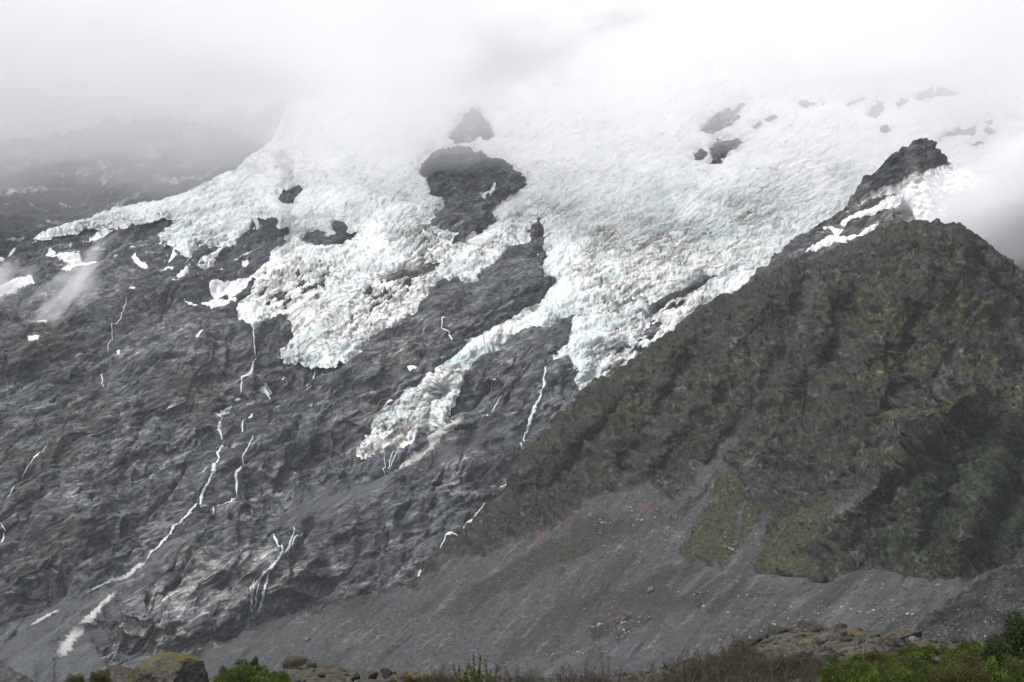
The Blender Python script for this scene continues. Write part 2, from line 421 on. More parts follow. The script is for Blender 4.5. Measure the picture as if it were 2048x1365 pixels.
scree_mid = sstep(-6, 14, sdpoly([(540,1035),(600,1005),(730,960),(800,930),(850,920),(800,960),(700,1010),(620,1060),(560,1065)], U + 8*fbm(U/40,V/40,3,9), V, 60)) \
          + sstep(-6, 14, sdpoly([(880,900),(950,860),(1020,845),(1040,850),(960,890),(900,925),(870,925)], U + 8*fbm(U/40,V/40,3,9), V, 60))
scree = np.clip(np.maximum(scree_left, scree_mid), 0, 1)
r1 = ridged(al / 170, ac / 60, 3, 1); r2 = ridged(al / 75, ac / 17, 3, 2); r3 = ridged(al / 26, ac / 7, 2, 3)
rough = (1 - 0.85 * scree)
r0 = ridged(al / 420 + 0.3, ac / 130, 3, 17)
disp = rough * (34 * (r0 - 0.6) + 18 * r1 + 7 * r2 + 2.6 * r3 + 1.6 * fbm(mtn.X / 6, mtn.S / 5, 2, 14) - 16)
# water-cut gullies running down and to the left
ga = mtn.X * 0.86 - mtn.S * 0.5
gul = ridged(ga / 120 + 0.6 * fbm(mtn.X / 90, mtn.S / 200, 2, 51), mtn.S / 900, 2, 6)
gul2 = ridged(ga / 38 + 0.8 * fbm(mtn.X / 60, mtn.S / 90, 3, 52), mtn.S / 260, 2, 7)
disp -= rough * (15 * sstep(0.72, 0.98, gul) + 7 * sstep(0.8, 0.99, gul2))
disp = disp * rockw * 0.85 - 7 * (1 - rockw)
# colour of the rock itself
def rock_colour(rel, al, ac, seed=0, base=(0.088,0.092,0.101)):
    U, V = rel.U, rel.V
    c = np.broadcast_to(np.asarray(base, F4), U.shape + (3,)).copy()
    c = mixc(c, (0.092,0.084,0.078), 0.7 * sstep(-0.1, 0.5, fbm(rel.X / 150, rel.S / 130, 4, seed + 60)))
    c = mixc(c, (0.058,0.06,0.066), 0.8 * sstep(0.0, 0.5, fbm(al / 130, ac / 30, 4, seed + 61)))
    big = fbm(al / 300, ac / 110, 4, seed + 65)
    c = c * (1 + 0.75 * np.clip(big, -0.55, 0.9))[..., None]
    pale = sstep(0.08, 0.5, fbm(al / 70, ac / 6, 4, seed + 62)) * sstep(-0.25, 0.35, fbm(rel.X / 180, rel.S / 150, 3, seed + 63))
    c = mixc(c, (0.23,0.225,0.215), 0.8 * pale)
    c = mixc(c, (0.04,0.042,0.047), 0.7 * sstep(0.2, 0.6, fbm(al / 45, ac / 5, 3, seed + 64)))
    return c * np.array((0.985, 1.0, 1.045), F4)
alb = rock_colour(mtn, al, ac)
rust = sstep(0.22, 0.6, fbm(al / 220, ac / 50, 4, 70)) * np.clip(blob(U, V, 120, 760, 260, 130) + blob(U, V, 560, 960, 160, 60, 20) + 0.8 * blob(U, V, 300, 700, 200, 80) + 0.6*blob(U,V,80,1080,160,90), 0, 1)
alb = mixc(alb, (0.12,0.075,0.058), 0.75 * rust)
veg = sstep(0.0, 0.5, fbm(mtn.X / 110, mtn.S / 80, 4, 71)) * np.clip(blob(U, V, 170, 1010, 170, 80) + blob(U, V, 220, 720, 230, 110) + blob(U, V, 90, 860, 120, 110), 0, 1)
alb = mixc(alb, (0.07,0.066,0.04), 0.6 * veg)
teal = sstep(-0.1, 0.5, fbm(mtn.X / 90, mtn.S / 60, 3, 72)) * np.clip(blob(U, V, 700, 940, 130, 50, 25) + blob(U, V, 1060, 690, 60, 70), 0, 1)
alb = mixc(alb, (0.075,0.095,0.088), 0.7 * teal)
alb = mixc(alb, (0.26,0.257,0.25), 0.75 * knoll * sstep(-0.4, 0.3, fbm(al / 40, ac / 9, 4, 73)))
alb = mixc(alb, (0.20,0.195,0.185), 0.7 * sstep(0, 25, sdpoly([(470,1075),(540,1070),(600,1080),(640,1060),(570,1130),(540,1140)], U, V, 40)) * sstep(-0.5, 0.2, fbm(al / 30, ac / 6, 3, 74)))
lines = sstep(0.1, 0.5, fbm(ga / 10, mtn.S / 160, 3, 76))
scol = np.broadcast_to(np.asarray((0.092,0.097,0.106), F4), alb.shape).copy()
scol = mixc(scol, (0.17,0.172,0.175), 0.6 * lines)
scol = mixc(scol, (0.045,0.047,0.052), 0.7 * sstep(0.80, 0.96, ridged(ga / 22, mtn.S / 400, 2, 80)))
alb = alb + (scol - alb) * scree[..., None]
# rock kept dark and wet beside the falling water
WET = [[(506,655),(509,690),(497,729),(482,756),(482,783),(468,800),(448,817),(443,841),(436,880),(434,905),(433,934),(409,978),(380,1021),(346,1060),(312,1104)],[(511,866),(502,890),(487,917),(480,944),(453,987),(399,1012)],
       [(543,1070),(563,1109),(536,1153),(521,1216)],[(585,1060),(563,1112),(507,1172),(500,1228)],[(1099,731),(1091,756),(1081,797),(1066,830),(1048,871),(1048,908)],[(970,1012),(935,1049),(890,1090),(834,1160)],[(628,727),(620,790)],[(560,744),(536,790),(530,830)],[(884,625),(898,670),(902,700)]]
wet = np.max([sstep(9, 2, sdline(q, U + 3 * fbm(U / 9, V / 14, 2, 78), V, 14)) for q in WET], 0) * sstep(-0.5, 0.2, fbm(U / 12, V / 18, 3, 79))
alb = alb * (1 - 0.5 * wet)[..., None]
# thin drifts of old snow caught on ledges near the ice
drift = sstep(0.42, 0.48, fbm(al / 40, ac / 6, 3, 77)) * np.clip(0.9 * blob(U, V, 420, 510, 90, 45)  + 0.7 * blob(U, V, 200, 490, 130, 30) + blob(U, V, 1450, 240, 80, 50) + 0.8 * blob(U, V, 940, 260, 40, 30), 0, 1)
alb = mixc(alb, (0.8,0.81,0.83), sstep(0.3, 0.5, drift))
mountain = mtn.build(disp, 'mountain', M['rock'], {'albedo': alb, 'calm': 0.85 * scree})
tag(mountain, 'dark layered rock face of the mountain below the icefalls', kind='structure')
print('mountain', round(time.time() - T0, 1))

# ---- the glacier: thick broken ice draped down the mountainside
gl_top = lambda u: mt_top(u)
gl_bot = lambda u: np.interp(u, [30, 250, 560, 940, 1210, 1400, 1600, 1900, 2360], [540, 580, 935, 935, 830, 720, 600, 430, 430])
gla = Relief(30, 2360, 1.7, gl_top, gl_bot, 470, mountain_depth)
gs = ice_mask(gla.U, gla.V)
U, V = gla.U, gla.V
gal, gac = strata(gla, 27)
broken = sstep(310, 470, V + 40 * fbm(U / 90, V / 60, 3, 30)) * (0.55 + 0.45 * sstep(-0.4, 0.3, fbm(U / 110, V / 70, 3, 31)))
broken = np.maximum(broken, 0.03)
wx = gal + 14 * fbm(gla.X / 45, gla.S / 45, 3, 32); wy = gac + 14 * fbm(gla.X / 45, gla.S / 45, 3, 33)
a1, a2, ar = worley(wx / 34, wy / 17, 1)
b1, b2, br = worley(wx / 14, wy / 9, 2)
c1, c2, cr = worley(wx / 6, wy / 4.8, 3)
crev = np.exp(-((a2 - a1) / 0.10) ** 2)
crev2 = np.exp(-((b2 - b1) / 0.14) ** 2)
steps_ = ridged(gal / 180, gac / 46, 3, 34)
edge = sstep(-5, 4, gs)
thick = 3 + 5 * sstep(0, 30, gs)
serac = 11 * (ar - 0.5) * sstep(-0.2, 0.4, fbm(U / 60, V / 45, 2, 57)) + 5 * (br - 0.5) + 1.6 * (cr - 0.5) - 8 * crev - 3 * crev2 + 14 * (steps_ - 0.6) + 0.8 * fbm(gla.X / 4, gla.S / 4, 2, 36)
gd = edge * thick - 5 * (1 - edge)
gd += broken * serac * (0.4 + 0.6 * sstep(0, 14, gs)) * 0.62
gd += (1 - broken) * 10 * (ridged(gal / 260, gac / 70, 3, 37) - 0.6)      # soft snow swells above
gd -= 5 * crev * (1 - broken) * sstep(0.0, 0.4, fbm(U / 60, V / 40, 2, 38))
# surface: firn above, bare ice in the falls, rock dust where avalanches run
dirt = 0.5*blob(U,V,640,630,130,80,20) + 0.55*blob(U,V,640,565,70,60) + 0.7*blob(U,V,770,600,90,40,35) + 0.75*blob(U,V,850,490,50,80) + 0.6*blob(U,V,700,660,90,30,35) + 0.5*blob(U,V,560,560,60,50) \
     + 1.1*blob(U,V,805,845,75,60,40) + 0.5*blob(U,V,980,500,70,25,40) + 0.45*blob(U,V,1260,560,120,60,20) + 0.45*blob(U,V,1240,600,150,22,25) + 0.7*blob(U,V,1320,620,90,30,35) \
     + 0.5*blob(U,V,1300,500,200,60) + 0.4*blob(U,V,1130,420,100,20) + 0.6*blob(U,V,1240,720,60,40) + 0.35*blob(U,V,1500,440,120,40,20) + 0.5*blob(U,V,1060,620,60,12,25)
dirt = np.clip(1.15 * dirt + 0.34 * broken * sstep(-0.5, 0.5, fbm(U / 70, V / 50, 3, 46)), 0, 1)
streak = fbm(gal / 30, gac / 6, 4, 39); grime = fbm(gla.X / 6, gla.S / 5, 3, 40)
dm = np.clip(dirt, 0, 1) * sstep(-0.5, 0.7, streak + 0.6 * grime)
dark = np.clip(dirt - 0.25, 0, 1) * 2.0 * sstep(0.15, 0.5, streak * 0.8 + 0.6 * grime) + 0.85 * sstep(16, 0, gs) * sstep(-0.1, 0.35, grime + streak) * np.maximum(broken, 0.5)
icec = np.broadcast_to(np.asarray((0.9,0.905,0.91), F4), U.shape + (3,)).copy()
firn = 1 - broken
bare = broken * np.clip(0.05 + 0.6 * np.maximum(crev, crev2 * 0.8) + 0.5 * sstep(0.55, 0.2, br) * sstep(-0.1, 0.4, fbm(gla.X / 60, gla.S / 40, 3, 42)), 0, 1)
icec = mixc(icec, (0.58,0.70,0.735), np.clip(bare, 0, 0.8))
front = np.clip(blob(U,V,625,705,60,22) + blob(U,V,930,735,45,60,40) + blob(U,V,1170,745,40,40) + 0.9*blob(U,V,1100,560,40,60) + 0.6*blob(U,V,800,820,60,60) + 0.7*blob(U,V,700,580,60,40) + 0.6*blob(U,V,1440,470,100,25,10) + 0.6*blob(U,V,1180,640,60,40) + 0.6*blob(U,V,370,490,40,20), 0, 1)
icec = mixc(icec, (0.40,0.62,0.68), 0.85 * front * sstep(-0.4, 0.4, fbm(gla.X / 14, gla.S / 12, 3, 43)))
band = sstep(0.80, 0.97, ridged(gal / 150, gac / 15, 2, 47))            # long open crevasses across the flow
icec = mixc(icec, (0.42,0.56,0.60), 0.7 * band * broken * sstep(-0.3, 0.3, fbm(U / 50, V / 40, 2, 48)))
gd -= 2.5 * band * broken
big = fbm(gal / 150, gac / 24, 4, 44)                                     # snow-filled benches between bare steps
icec = mixc(icec, (0.50,0.60,0.63), 0.75 * broken * sstep(0.0, -0.35, big)); gd -= 4 * broken * sstep(0.0, -0.4, big)
icec = mixc(icec, (0.95,0.95,0.95), 0.8 * broken * sstep(0.12, 0.4, big))
flow = fbm((gla.X * 0.8 - gla.S * 0.55) / 9, gla.S / 130, 4, 49)             # dust dragged downhill
dm = np.clip(dm + 0.55 * dirt * sstep(0.0, 0.45, flow), 0, 1)
icec = mixc(icec, (0.33,0.30,0.262), 0.95 * dm)
dark = dark + 0.75 * np.clip(dirt - 0.15, 0, 1) * sstep(0.2, 0.5, flow)
icec = mixc(icec, (0.13,0.122,0.115), np.clip(dark, 0, 0.85))
icec *= (1 - 0.26 * broken)[..., None]
glacier = empty('glacier', tuple(gla.B[20, gla.nc // 2]))
tag(glacier, 'blue-white hanging glacier of broken icefalls and snowfields below the cloud', 'glacier')
def to_parent(o, par):
    o.parent = par; o.matrix_parent_inverse = Matrix.Translation(par.location).inverted(); return o
whole = gla.build(gd, 'icefall', M['ice'], {'albedo': icec}, keep=gs > -5)
me = whole.data; nv_, nf_ = len(me.vertices), len(me.polygons)
co = np.empty(nv_ * 3, F4); me.vertices.foreach_get('co', co); co = co.reshape(-1, 3)
fi = np.empty(nf_ * 4, np.int32); me.loops.foreach_get('vertex_index', fi); fi = fi.reshape(-1, 4)
ca_ = np.empty(nv_ * 4, F4); me.attributes['albedo'].data.foreach_get('color', ca_); ca_ = ca_.reshape(-1, 4)[:, :3]
uu, vv = project(co); hi_ = (vv < 335 + 30 * fbm(uu / 80, vv / 80, 3, 59))[fi].mean(1) > 0.5
bpy.data.objects.remove(whole); bpy.data.meshes.remove(me)
parts_ = []
for nm, mk in (('snowfield', hi_), ('icefall', ~hi_)):
    v_, f_, a_ = compact(co, fi[mk], {'albedo': ca_}); parts_.append(to_parent(mesh_object(nm, v_, f_, M['firn'] if nm == 'snowfield' else M['ice'], a_), glacier))
icefall = parts_[1]
print('glacier', round(time.time() - T0, 1))

# separate seracs standing along the broken edges and steps of the ice
def lump(rng, n=10, sx=1.0, sy=1.0, sz=1.0, flat=False):
    """an irregular angular block: hull of scattered corners"""
    import bmesh
    bm = bmesh.new()
    for _ in range(n):
        p = Vector((rng.gauss(0, 1), rng.gauss(0, 1), rng.gauss(0, 1))).normalized() * rng.uniform(0.75, 1.0)
        m_ = max(abs(p.x), abs(p.y), abs(p.z)); p = p.lerp(p / m_ * 0.8, 0.6)
        bm.verts.new((p.x * sx, p.y * sy, p.z * sz))
    bmesh.ops.convex_hull(bm, input=bm.verts)
    for v in [v for v in bm.verts if not v.link_faces]: bm.verts.remove(v)
    me = bpy.data.meshes.new('block'); bm.to_mesh(me); bm.free()
    return me
rng = random.Random(11)
SER = []
for k in range(8):
    me = lump(rng, 12, 1.0, 0.9, rng.uniform(1.0, 1.5)); me.materials.append(terrain_mat('serac_ice', 0.25, 0.85, 1.08, 0.4, 1.0, rough=0.5, color=[(0.78,0.82,0.84),(0.62,0.76,0.79),(0.7,0.69,0.66),(0.83,0.84,0.85)][k % 4])); SER.append(me)
nr_ = np.random.default_rng(5)
cand = np.argwhere((gs > 5) & (broken > 0.5) & (V > 420) & (U < 1640) & ((gs < 26) | (crev > 0.5)) & (dark < 0.6))
cand = cand[nr_.permutation(len(cand))[:300]]
for (r, c) in cand:
    o = bpy.data.objects.new('serac', SER[rng.randrange(8)]); COL.objects.link(o)
    p = gla.P[r, c]; s_ = rng.uniform(1.5, 3.4)
    o.parent = icefall; o.location = (p[0], p[1], p[2] + s_ * 0.25)
    o.rotation_euler = (rng.uniform(-.3, .3), rng.uniform(-.3, .3), rng.uniform(0, 6.28)); o.scale = (s_, s_, s_ * rng.uniform(0.9, 1.4))

# ---- the far mountain, behind the snow shoulder, half lost in cloud
_fd = smooth_interp([620, 500, 300, 100, -120], [4250, 4350, 4600, 4950, 5400])
far = Relief(-420, 800, 4.0, lambda u: np.interp(u, [-420,-100,10,30,50,120,200,330,420,560,800], [390,350,325,306,325,300,275,255,250,235,225]) + 30 * fbm(u / 45, u * 0, 4, 89, 0.6), lambda u: 600 + 0 * u, 170, lambda u, v: _fd(v) + 0.1 * (u - 200))
fal, fac = strata(far, 20)
fd_ = 60 * fbm(far.X / 330, far.S / 300, 4, 90) + 26 * ridged(fal / 200, fac / 60, 4, 91) + 10 * ridged(fal / 60, fac / 18, 3, 92)
falb = rock_colour(far, fal, fac, 5)
fsn = sstep(0.2, 0.34, fbm(fal / 90, fac / 34, 5, 93, 0.6)) * np.clip(0.9*blob(far.U, far.V, 480, 300, 120, 70) + 0.75*blob(far.U, far.V, 80, 400, 90, 60) + 0.4, 0, 1)
falb = mixc(falb, (0.9,0.9,0.9), sstep(0.3, 0.5, fsn))
o = far.build(fd_, 'far_mountain', M['rock'], {'albedo': falb})
tag(o, 'grey rock wall with thin snow streaks fading into cloud', kind='structure')

# ---- rocky ridge with snow patches above the grassed hill
rd_top = smooth_interp([1440,1500,1545,1580,1610,1650,1700,1716,1735,1750,1780,1810,1828,1850,1862,1869,1885,1893,1930,2048,2360],
                       [600,560,525,490,460,440,408,385,360,348,326,306,286,281,286,300,318,328,338,342,340], n=4000, w=0.004)
_rdt = lambda u: np.interp(u, [1440, 1700, 1850, 2360], [2860, 2960, 3060, 3100])
rdg = Relief(1440, 2360, 2.0, rd_top, lambda u: 640 + 0 * u, 190, lambda u, v: 2720 + (_rdt(u) - 2720) * np.clip((640 - v) / (640 - rd_top(u)), 0, 1))
ral, rac = strata(rdg, 30); U, V = rdg.U, rdg.V
SNOWF = [(1700,412),(1760,388),(1800,374),(1850,348),(1870,336),(1898,332),(2380,330),(2380,480),(1960,480),(1900,440),(1850,452),(1806,400),(1770,396)]
rsn = sdpoly(SNOWF, U + 9 * fbm(U / 22, V / 18, 3, 94), V + 6 * fbm(U / 22, V / 18, 3, 95))
rr = 1 - sstep(-2, 8, rsn)
rdsp = rr * (13 * ridged(ral / 80, rac / 26, 3, 96) + 6 * ridged(ral / 28, rac / 8, 3, 97) + 2 * fbm(rdg.X / 6, rdg.S / 5, 2, 98)) + 14 * fbm(rdg.X / 160, rdg.S / 160, 3, 99) - 8
ralb = rock_colour(rdg, ral, rac, 9, (0.075,0.073,0.074))
ralb = mixc(ralb, (0.16,0.125,0.11), 0.7 * blob(U, V, 1730, 445, 70, 45) * sstep(-0.3, 0.3, fbm(ral / 30, rac / 10, 3, 100)))
ralb = mixc(ralb, (0.95,0.95,0.95), sstep(-1, 2, rsn))
ridge_o = rdg.build(rdsp, 'ridge_terrain', M['rock'], {'albedo': ralb})
tag(ridge_o, 'jagged dark rock ridge with snow behind the grassed hill', kind='structure')

# ---- the hill: dark grass, scrub and crags over scree
hl_top = smooth_interp([-320,100,300,430,560,700,830,900,1000,1035,1060,1120,1180,1260,1340,1420,1500,1530,1575,1620,1690,1750,1800,1900,1950,2000,2048,2360],
                       [1480,1400,1350,1290,1238,1205,1160,1085,990,945,900,830,775,720,660,610,560,540,528,522,490,462,449,448,468,512,545,700], n=4000, w=0.004)
_hs = hl_top
hl_top = lambda u: _hs(u) + 11 * fbm(u / 30, u * 0, 4, 133, 0.6) * sstep(950, 1060, u)
_hct = lambda u: np.interp(u, [-300, 300, 830, 1060, 1340, 1620, 1850, 2360], [2380, 2450, 2500, 2560, 2620, 2520, 2360, 2400])
_hcb = lambda u: np.interp(u, [-300, 600, 1000, 1380, 1800, 2360], [2280, 2260, 2150, 1900, 1600, 1500])
H_RIDGE = [([(1800,450),(1830,560),(1870,680),(1930,790)],60,60),([(1930,790),(1830,890),(1720,1000),(1650,1150)],75,55),([(1700,490),(1660,620),(1590,760),(1530,900)],42,42),([(1560,540),(1480,680),(1400,800),(1300,930)],40,45),
           ([(1780,620),(1720,760),(1650,900)],28,30),([(1400,640),(1280,760),(1150,880),(1050,960)],26,40),([(2040,800),(1990,930),(1930,1080)],45,50)]
H_GULLY = [([(1620,540),(1590,660),(1545,760),(1490,850),(1430,925)],24,26),([(1840,640),(1795,760),(1745,880),(1690,985)],34,22),([(1950,520),(2015,610),(2060,720)],40,28),([(1440,640),(1340,800),(1250,930)],26,22),
           ([(1900,700),(1870,800)],20,16),([(1300,740),(1200,860),(1120,960)],20,18),([(1690,620),(1640,760)],20,16),([(1960,850),(1890,980),(1850,1090)],26,22),([(2060,850),(2010,980),(1960,1120)],26,24)]
def hill_depth(u, v, detail=True):
    t = np.clip((1360 - v) / (1360 - np.minimum(hl_top(u), 1300)), 0, 1)
    b = _hcb(u)
    d = b + (_hct(u) - b) * t + 40 * np.sin(u / 160.0) * t * (1 - t) * 2
    if not detail: return d
    uw = u + 22 * fbm(u / 70, v / 70, 3, 101); f = sstep(0, 50, v - hl_top(u))
    for ln, a, w in H_RIDGE: d = d - f * 1.35 * a * np.exp(-(sdline(ln, uw, v, 160) / w))
    for ln, a, w in H_GULLY: d = d + f * 1.2 * a * np.exp(-(sdline(ln, uw, v, 120) / w) ** 2)
    return d
hil = Relief(-300, 2360, 2.3, hl_top, lambda u: np.maximum(1370 + 0 * u, hl_top(u) + 20), 400, hill_depth)
U, V = hil.U, hil.V
SCREE_H = [(300,1360),(430,1292),(560,1240),(700,1207),(830,1165),(880,1120),(930,1110),(1010,1090),(1100,1050),(1190,985),(1300,960),(1340,1000),(1400,950),(1450,890),(1520,790),
           (1545,755),(1555,765),(1500,850),(1455,925),(1480,935),(1515,905),(1545,880),(1490,985),(1480,1030),(1520,1000),(1560,1030),(1530,1090),(1515,1145),(1600,1155),(1600,1380),(300,1380)]
warp = 16 * fbm(U / 45, V / 45, 4, 110)
sc = sdpoly(SCREE_H, U + warp, V + warp * 0.6)
GULLY = [[(1640,560),(1622,600),(1605,640),(1575,705),(1545,762),(1510,815),(1480,858),(1440,915)],[(1757,958),(1718,992),(1669,1031),(1635,1085)],[(1976,564),(2021,593),(2060,622),(2200,700)],[(2004,622),(2021,663),(2045,700),(2080,760)],[(1500,985),(1478,1040),(1470,1090)],[(1905,700),(1880,760),(1840,830)]]
gl_ = np.min([sdline(q, U + 0.5 * warp, V) for q in GULLY], 0)
GRASS = [[(1320,1048),(1397,992),(1470,929),(1543,861),(1560,870),(1509,905),(1455,944),(1397,1002),(1340,1046)],
         [(1363,1104),(1411,1017),(1445,963),(1494,935),(1499,973),(1509,1012),(1543,1021),(1509,1051),(1484,1090),(1460,1120),(1445,1136),(1435,1118),(1420,1138),(1410,1120),(1377,1130)],
         [(1518,1140),(1533,1090),(1562,1041),(1621,1012),(1684,982),(1660,1031),(1640,1070),(1621,1109),(1665,1145),(1592,1155)]]
gw = 7 * fbm(U / 18, V / 18, 3, 111)
gr = np.max([sdpoly(q, U + gw, V + gw) for q in GRASS], 0)
bench = sdpoly([(1480,545),(1530,528),(1600,522),(1640,524),(1600,536),(1520,548)], U + gw, V + 0.4 * gw)
scr = np.maximum(sstep(-4, 8, sc) * (1 - sstep(-3, 5, gr)), np.maximum(0.95 * sstep(14, 5, gl_), sstep(-2, 4, bench)))
gr = gr + 6 * fbm(U / 6, V / 5, 3, 131)
grs = 0.9 * sstep(-6, 7, gr) * (1 - sstep(7, 3, gl_))
hx, hs_ = hil.X, hil.S
h1 = ridged(hx / 150 + 0.35 * hs_ / 150, hs_ / 420, 4, 112); h2 = ridged(hx / 46 + 0.3 * hs_ / 46, hs_ / 90, 3, 113)
hdisp = (1 - 0.85 * np.maximum(scr, grs)) * (26 * (h1 - 0.6) + 17 * (h2 - 0.5) + 9 * ridged(hx / 14, hs_ / 24, 3, 114) + 3 * fbm(hx / 6, hs_ / 6, 2, 115)) + 8 * fbm(hx / 260, hs_ / 260, 3, 116)
crest_f = sstep(0, 30, V - hl_top(U))
hdisp = hdisp * (0.45 + 0.55 * crest_f) - 5 * sstep(12, 0, gl_)
halb = np.broadcast_to(np.asarray((0.05,0.044,0.034), F4), U.shape + (3,)).copy()
halb = mixc(halb, (0.072,0.07,0.069), sstep(0.0, 0.55, fbm(hx / 34, hs_ / 24, 4, 117) + 0.25 * fbm(hx / 180, hs_ / 180, 2, 118) + 0.25 * sstep(700, 480, V)))
halb = mixc(halb, (0.15,0.148,0.145), 0.7 * sstep(0.3, 0.62, fbm(hx / 16, hs_ / 10, 4, 119)) * sstep(-0.2, 0.3, fbm(hx / 120, hs_ / 120, 2, 120)))
halb = mixc(halb, (0.08,0.086,0.032), 0.95 * sstep(-0.1, 0.35, fbm(hx / 70, hs_ / 50, 4, 121)) * np.clip(blob(U,V,1850,620,260,160) + 0.8 * blob(U,V,1300,800,200,110) + blob(U,V,1900,840,220,160), 0, 1))
scrub = np.clip(sstep(0, 120, sdpoly([(1640,1160),(1720,1000),(1800,900),(1940,780),(2060,830),(2380,800),(2380,1250),(1640,1250)], U, V, 130)) + 0.5*blob(U,V,1650,900,90,70), 0, 1)
halb = mixc(halb, (0.03,0.04,0.02), 0.85 * scrub * sstep(-0.5, 0.2, fbm(hx / 26, hs_ / 22, 4, 122)))
halb = mixc(halb, (0.034,0.06,0.02), 0.8 * sstep(0.12, 0.5, fbm(hx / 40, hs_ / 50, 4, 123)) * np.clip(blob(U,V,1890,1110,80,60) + blob(U,V,1990,1010,70,70) + 0.5*scrub, 0, 1))
halb = mixc(halb, (0.022,0.024,0.016), 0.6 * sstep(0.3, 0.6, fbm(hx / 9, hs_ / 8, 3, 124)))
sg = hx * 0.8 + hs_ * -0.45
hsc = np.broadcast_to(np.asarray((0.092,0.094,0.099), F4), U.shape + (3,)).copy()
hsc = mixc(hsc, (0.058,0.059,0.062), sstep(0.05, 0.5, fbm(sg / 30, hs_ / 260, 4, 125)))
hsc = mixc(hsc, (0.18,0.178,0.176), 0.85 * sstep(0.2, 0.6, fbm(sg / 7, hs_ / 60, 4, 126)))
hsc = mixc(hsc, (0.045,0.042,0.03), 0.85 * sstep(0.02, 0.3, fbm(sg / 60, hs_ / 120, 4, 127) + 0.5 * (blob(U,V,1130,1080,120,36,38) + blob(U,V,980,1170,130,22,38)) - 0.18) * sstep(1300, 1180, V))
hsc = mixc(hsc, (0.18,0.1,0.075), 0.8 * sstep(-0.3, 0.3, fbm(hx / 12, hs_ / 12, 3, 128)) * np.clip(blob(U,V,1110,1050,90,11,36) + blob(U,V,1280,1020,30,9,40) + blob(U,V,1235,1240,30,16), 0, 1))
hsc = mixc(hsc, (0.03,0.03,0.032), 0.8 * sstep(0.80, 0.96, ridged(sg / 20, hs_ / 420, 2, 132)) * sstep(-0.3, 0.3, fbm(hx / 90, hs_ / 90, 2, 134)))     # wet runnels
halb = halb + (hsc * 1.2 - halb) * scr[..., None]
gcol = mixc(np.broadcast_to(np.asarray((0.066,0.075,0.028), F4), U.shape + (3,)).copy(), (0.085,0.085,0.036), sstep(-0.2, 0.4, fbm(hx / 40, hs_ / 60, 3, 129)))
gcol = mixc(gcol, (0.038,0.042,0.02), 0.7 * sstep(0.22, 0.5, fbm(hx / 9, hs_ / 7, 3, 130)))
halb = halb + (gcol - halb) * grs[..., None]
hill_o = hil.build(hdisp, 'hill', M['hill'], {'albedo': halb, 'calm': 0.6 * np.maximum(scr, 0.6 * grs)})
tag(hill_o, 'dark hill of crags, grass fans, scrub and scree', kind='structure')

# ---- moraine wall across the foot of the hill
mo_top = smooth_interp([500,800,1000,1200,1300,1375,1430,1480,1560,1640,1700,1735,1760,1830,1880,1930,1960,2000,2050,2360],
                       [1420,1352,1318,1245,1185,1126,1136,1146,1150,1152,1142,1132,1138,1150,1158,1158,1150,1135,1120,1080], n=4000, w=0.004)
def mo_depth(u, v):
    tp = mo_top(u)
    dt = hill_depth(u, tp, False) - 14 - 105 * sstep(1290, 1600, u); t = np.clip((1375 - v) / np.maximum(1375 - tp, 30), 0, 1)
    return dt - (1 - t) * (20 + 150 * sstep(500, 1300, u))
mor = Relief(500, 2360, 2.3, mo_top, lambda u: np.maximum(1375 + 0 * u, mo_top(u) + 20), 130, mo_depth)
U, V = mor.U, mor.V; mx, ms = mor.X, mor.S
mg = mx * 0.82 - ms * 0.5
mdsp = 5 * fbm(mx / 90, ms / 90, 3, 140) + 2.5 * ridged(mg / 22, ms / 160, 3, 141) + 1.2 * fbm(mx / 5, ms / 5, 3, 142) - 2.5
mdsp -= 4 * sstep(12, 0, V - mo_top(U)) * sstep(0, 0.4, fbm(mx / 16, mx * 0, 3, 147))
malb = np.broadcast_to(np.asarray((0.10,0.101,0.104), F4), U.shape + (3,)).copy()
malb = mixc(malb, (0.062,0.06,0.059), sstep(0.0, 0.5, fbm(mg / 40, ms / 200, 4, 143)))
malb = mixc(malb, (0.17,0.168,0.164), 0.8 * sstep(0.1, 0.5, fbm(mg / 8, ms / 80, 4, 144)))
malb = mixc(malb, (0.04,0.042,0.025), 0.8 * sstep(0.15, 0.4, fbm(mx / 30, ms / 6, 4, 145)) * np.clip(blob(U,V,1540,1188,60,8) + blob(U,V,1800,1188,60,10) + blob(U,V,1900,1190,60,8), 0, 1))
malb = mixc(malb, (0.035,0.035,0.037), 0.75 * sstep(0.82, 0.96, ridged(mg / 17, ms / 320, 2, 148)) * sstep(-0.3, 0.3, fbm(mx / 70, ms / 70, 2, 149)))
crag = sstep(-3, 9, sdpoly([(1172,1228),(1215,1222),(1255,1230),(1300,1238),(1335,1228),(1300,1262),(1262,1290),(1235,1296),(1225,1270),(1185,1286)], U + 7 * fbm(U / 14, V / 14, 3, 156), V + 5 * fbm(U / 12, V / 12, 3, 157), 30))
mdsp += crag * (3 + 6 * ridged(mx / 9, ms / 12, 3, 158))
malb = mixc(malb, (0.05,0.047,0.047), 0.9 * crag); malb = mixc(malb, (0.16,0.12,0.105), 0.7 * crag * blob(U, V, 1235, 1252, 30, 24) * sstep(-0.3, 0.3, fbm(mx / 7, ms / 7, 3, 159)))
moraine = mor.build(mdsp, 'moraine_terrain', M['scree'], {'albedo': malb, 'calm': np.full(U.shape, 0.35, F4)})
tag(moraine, 'grey gravel moraine wall below the hill', kind='structure')

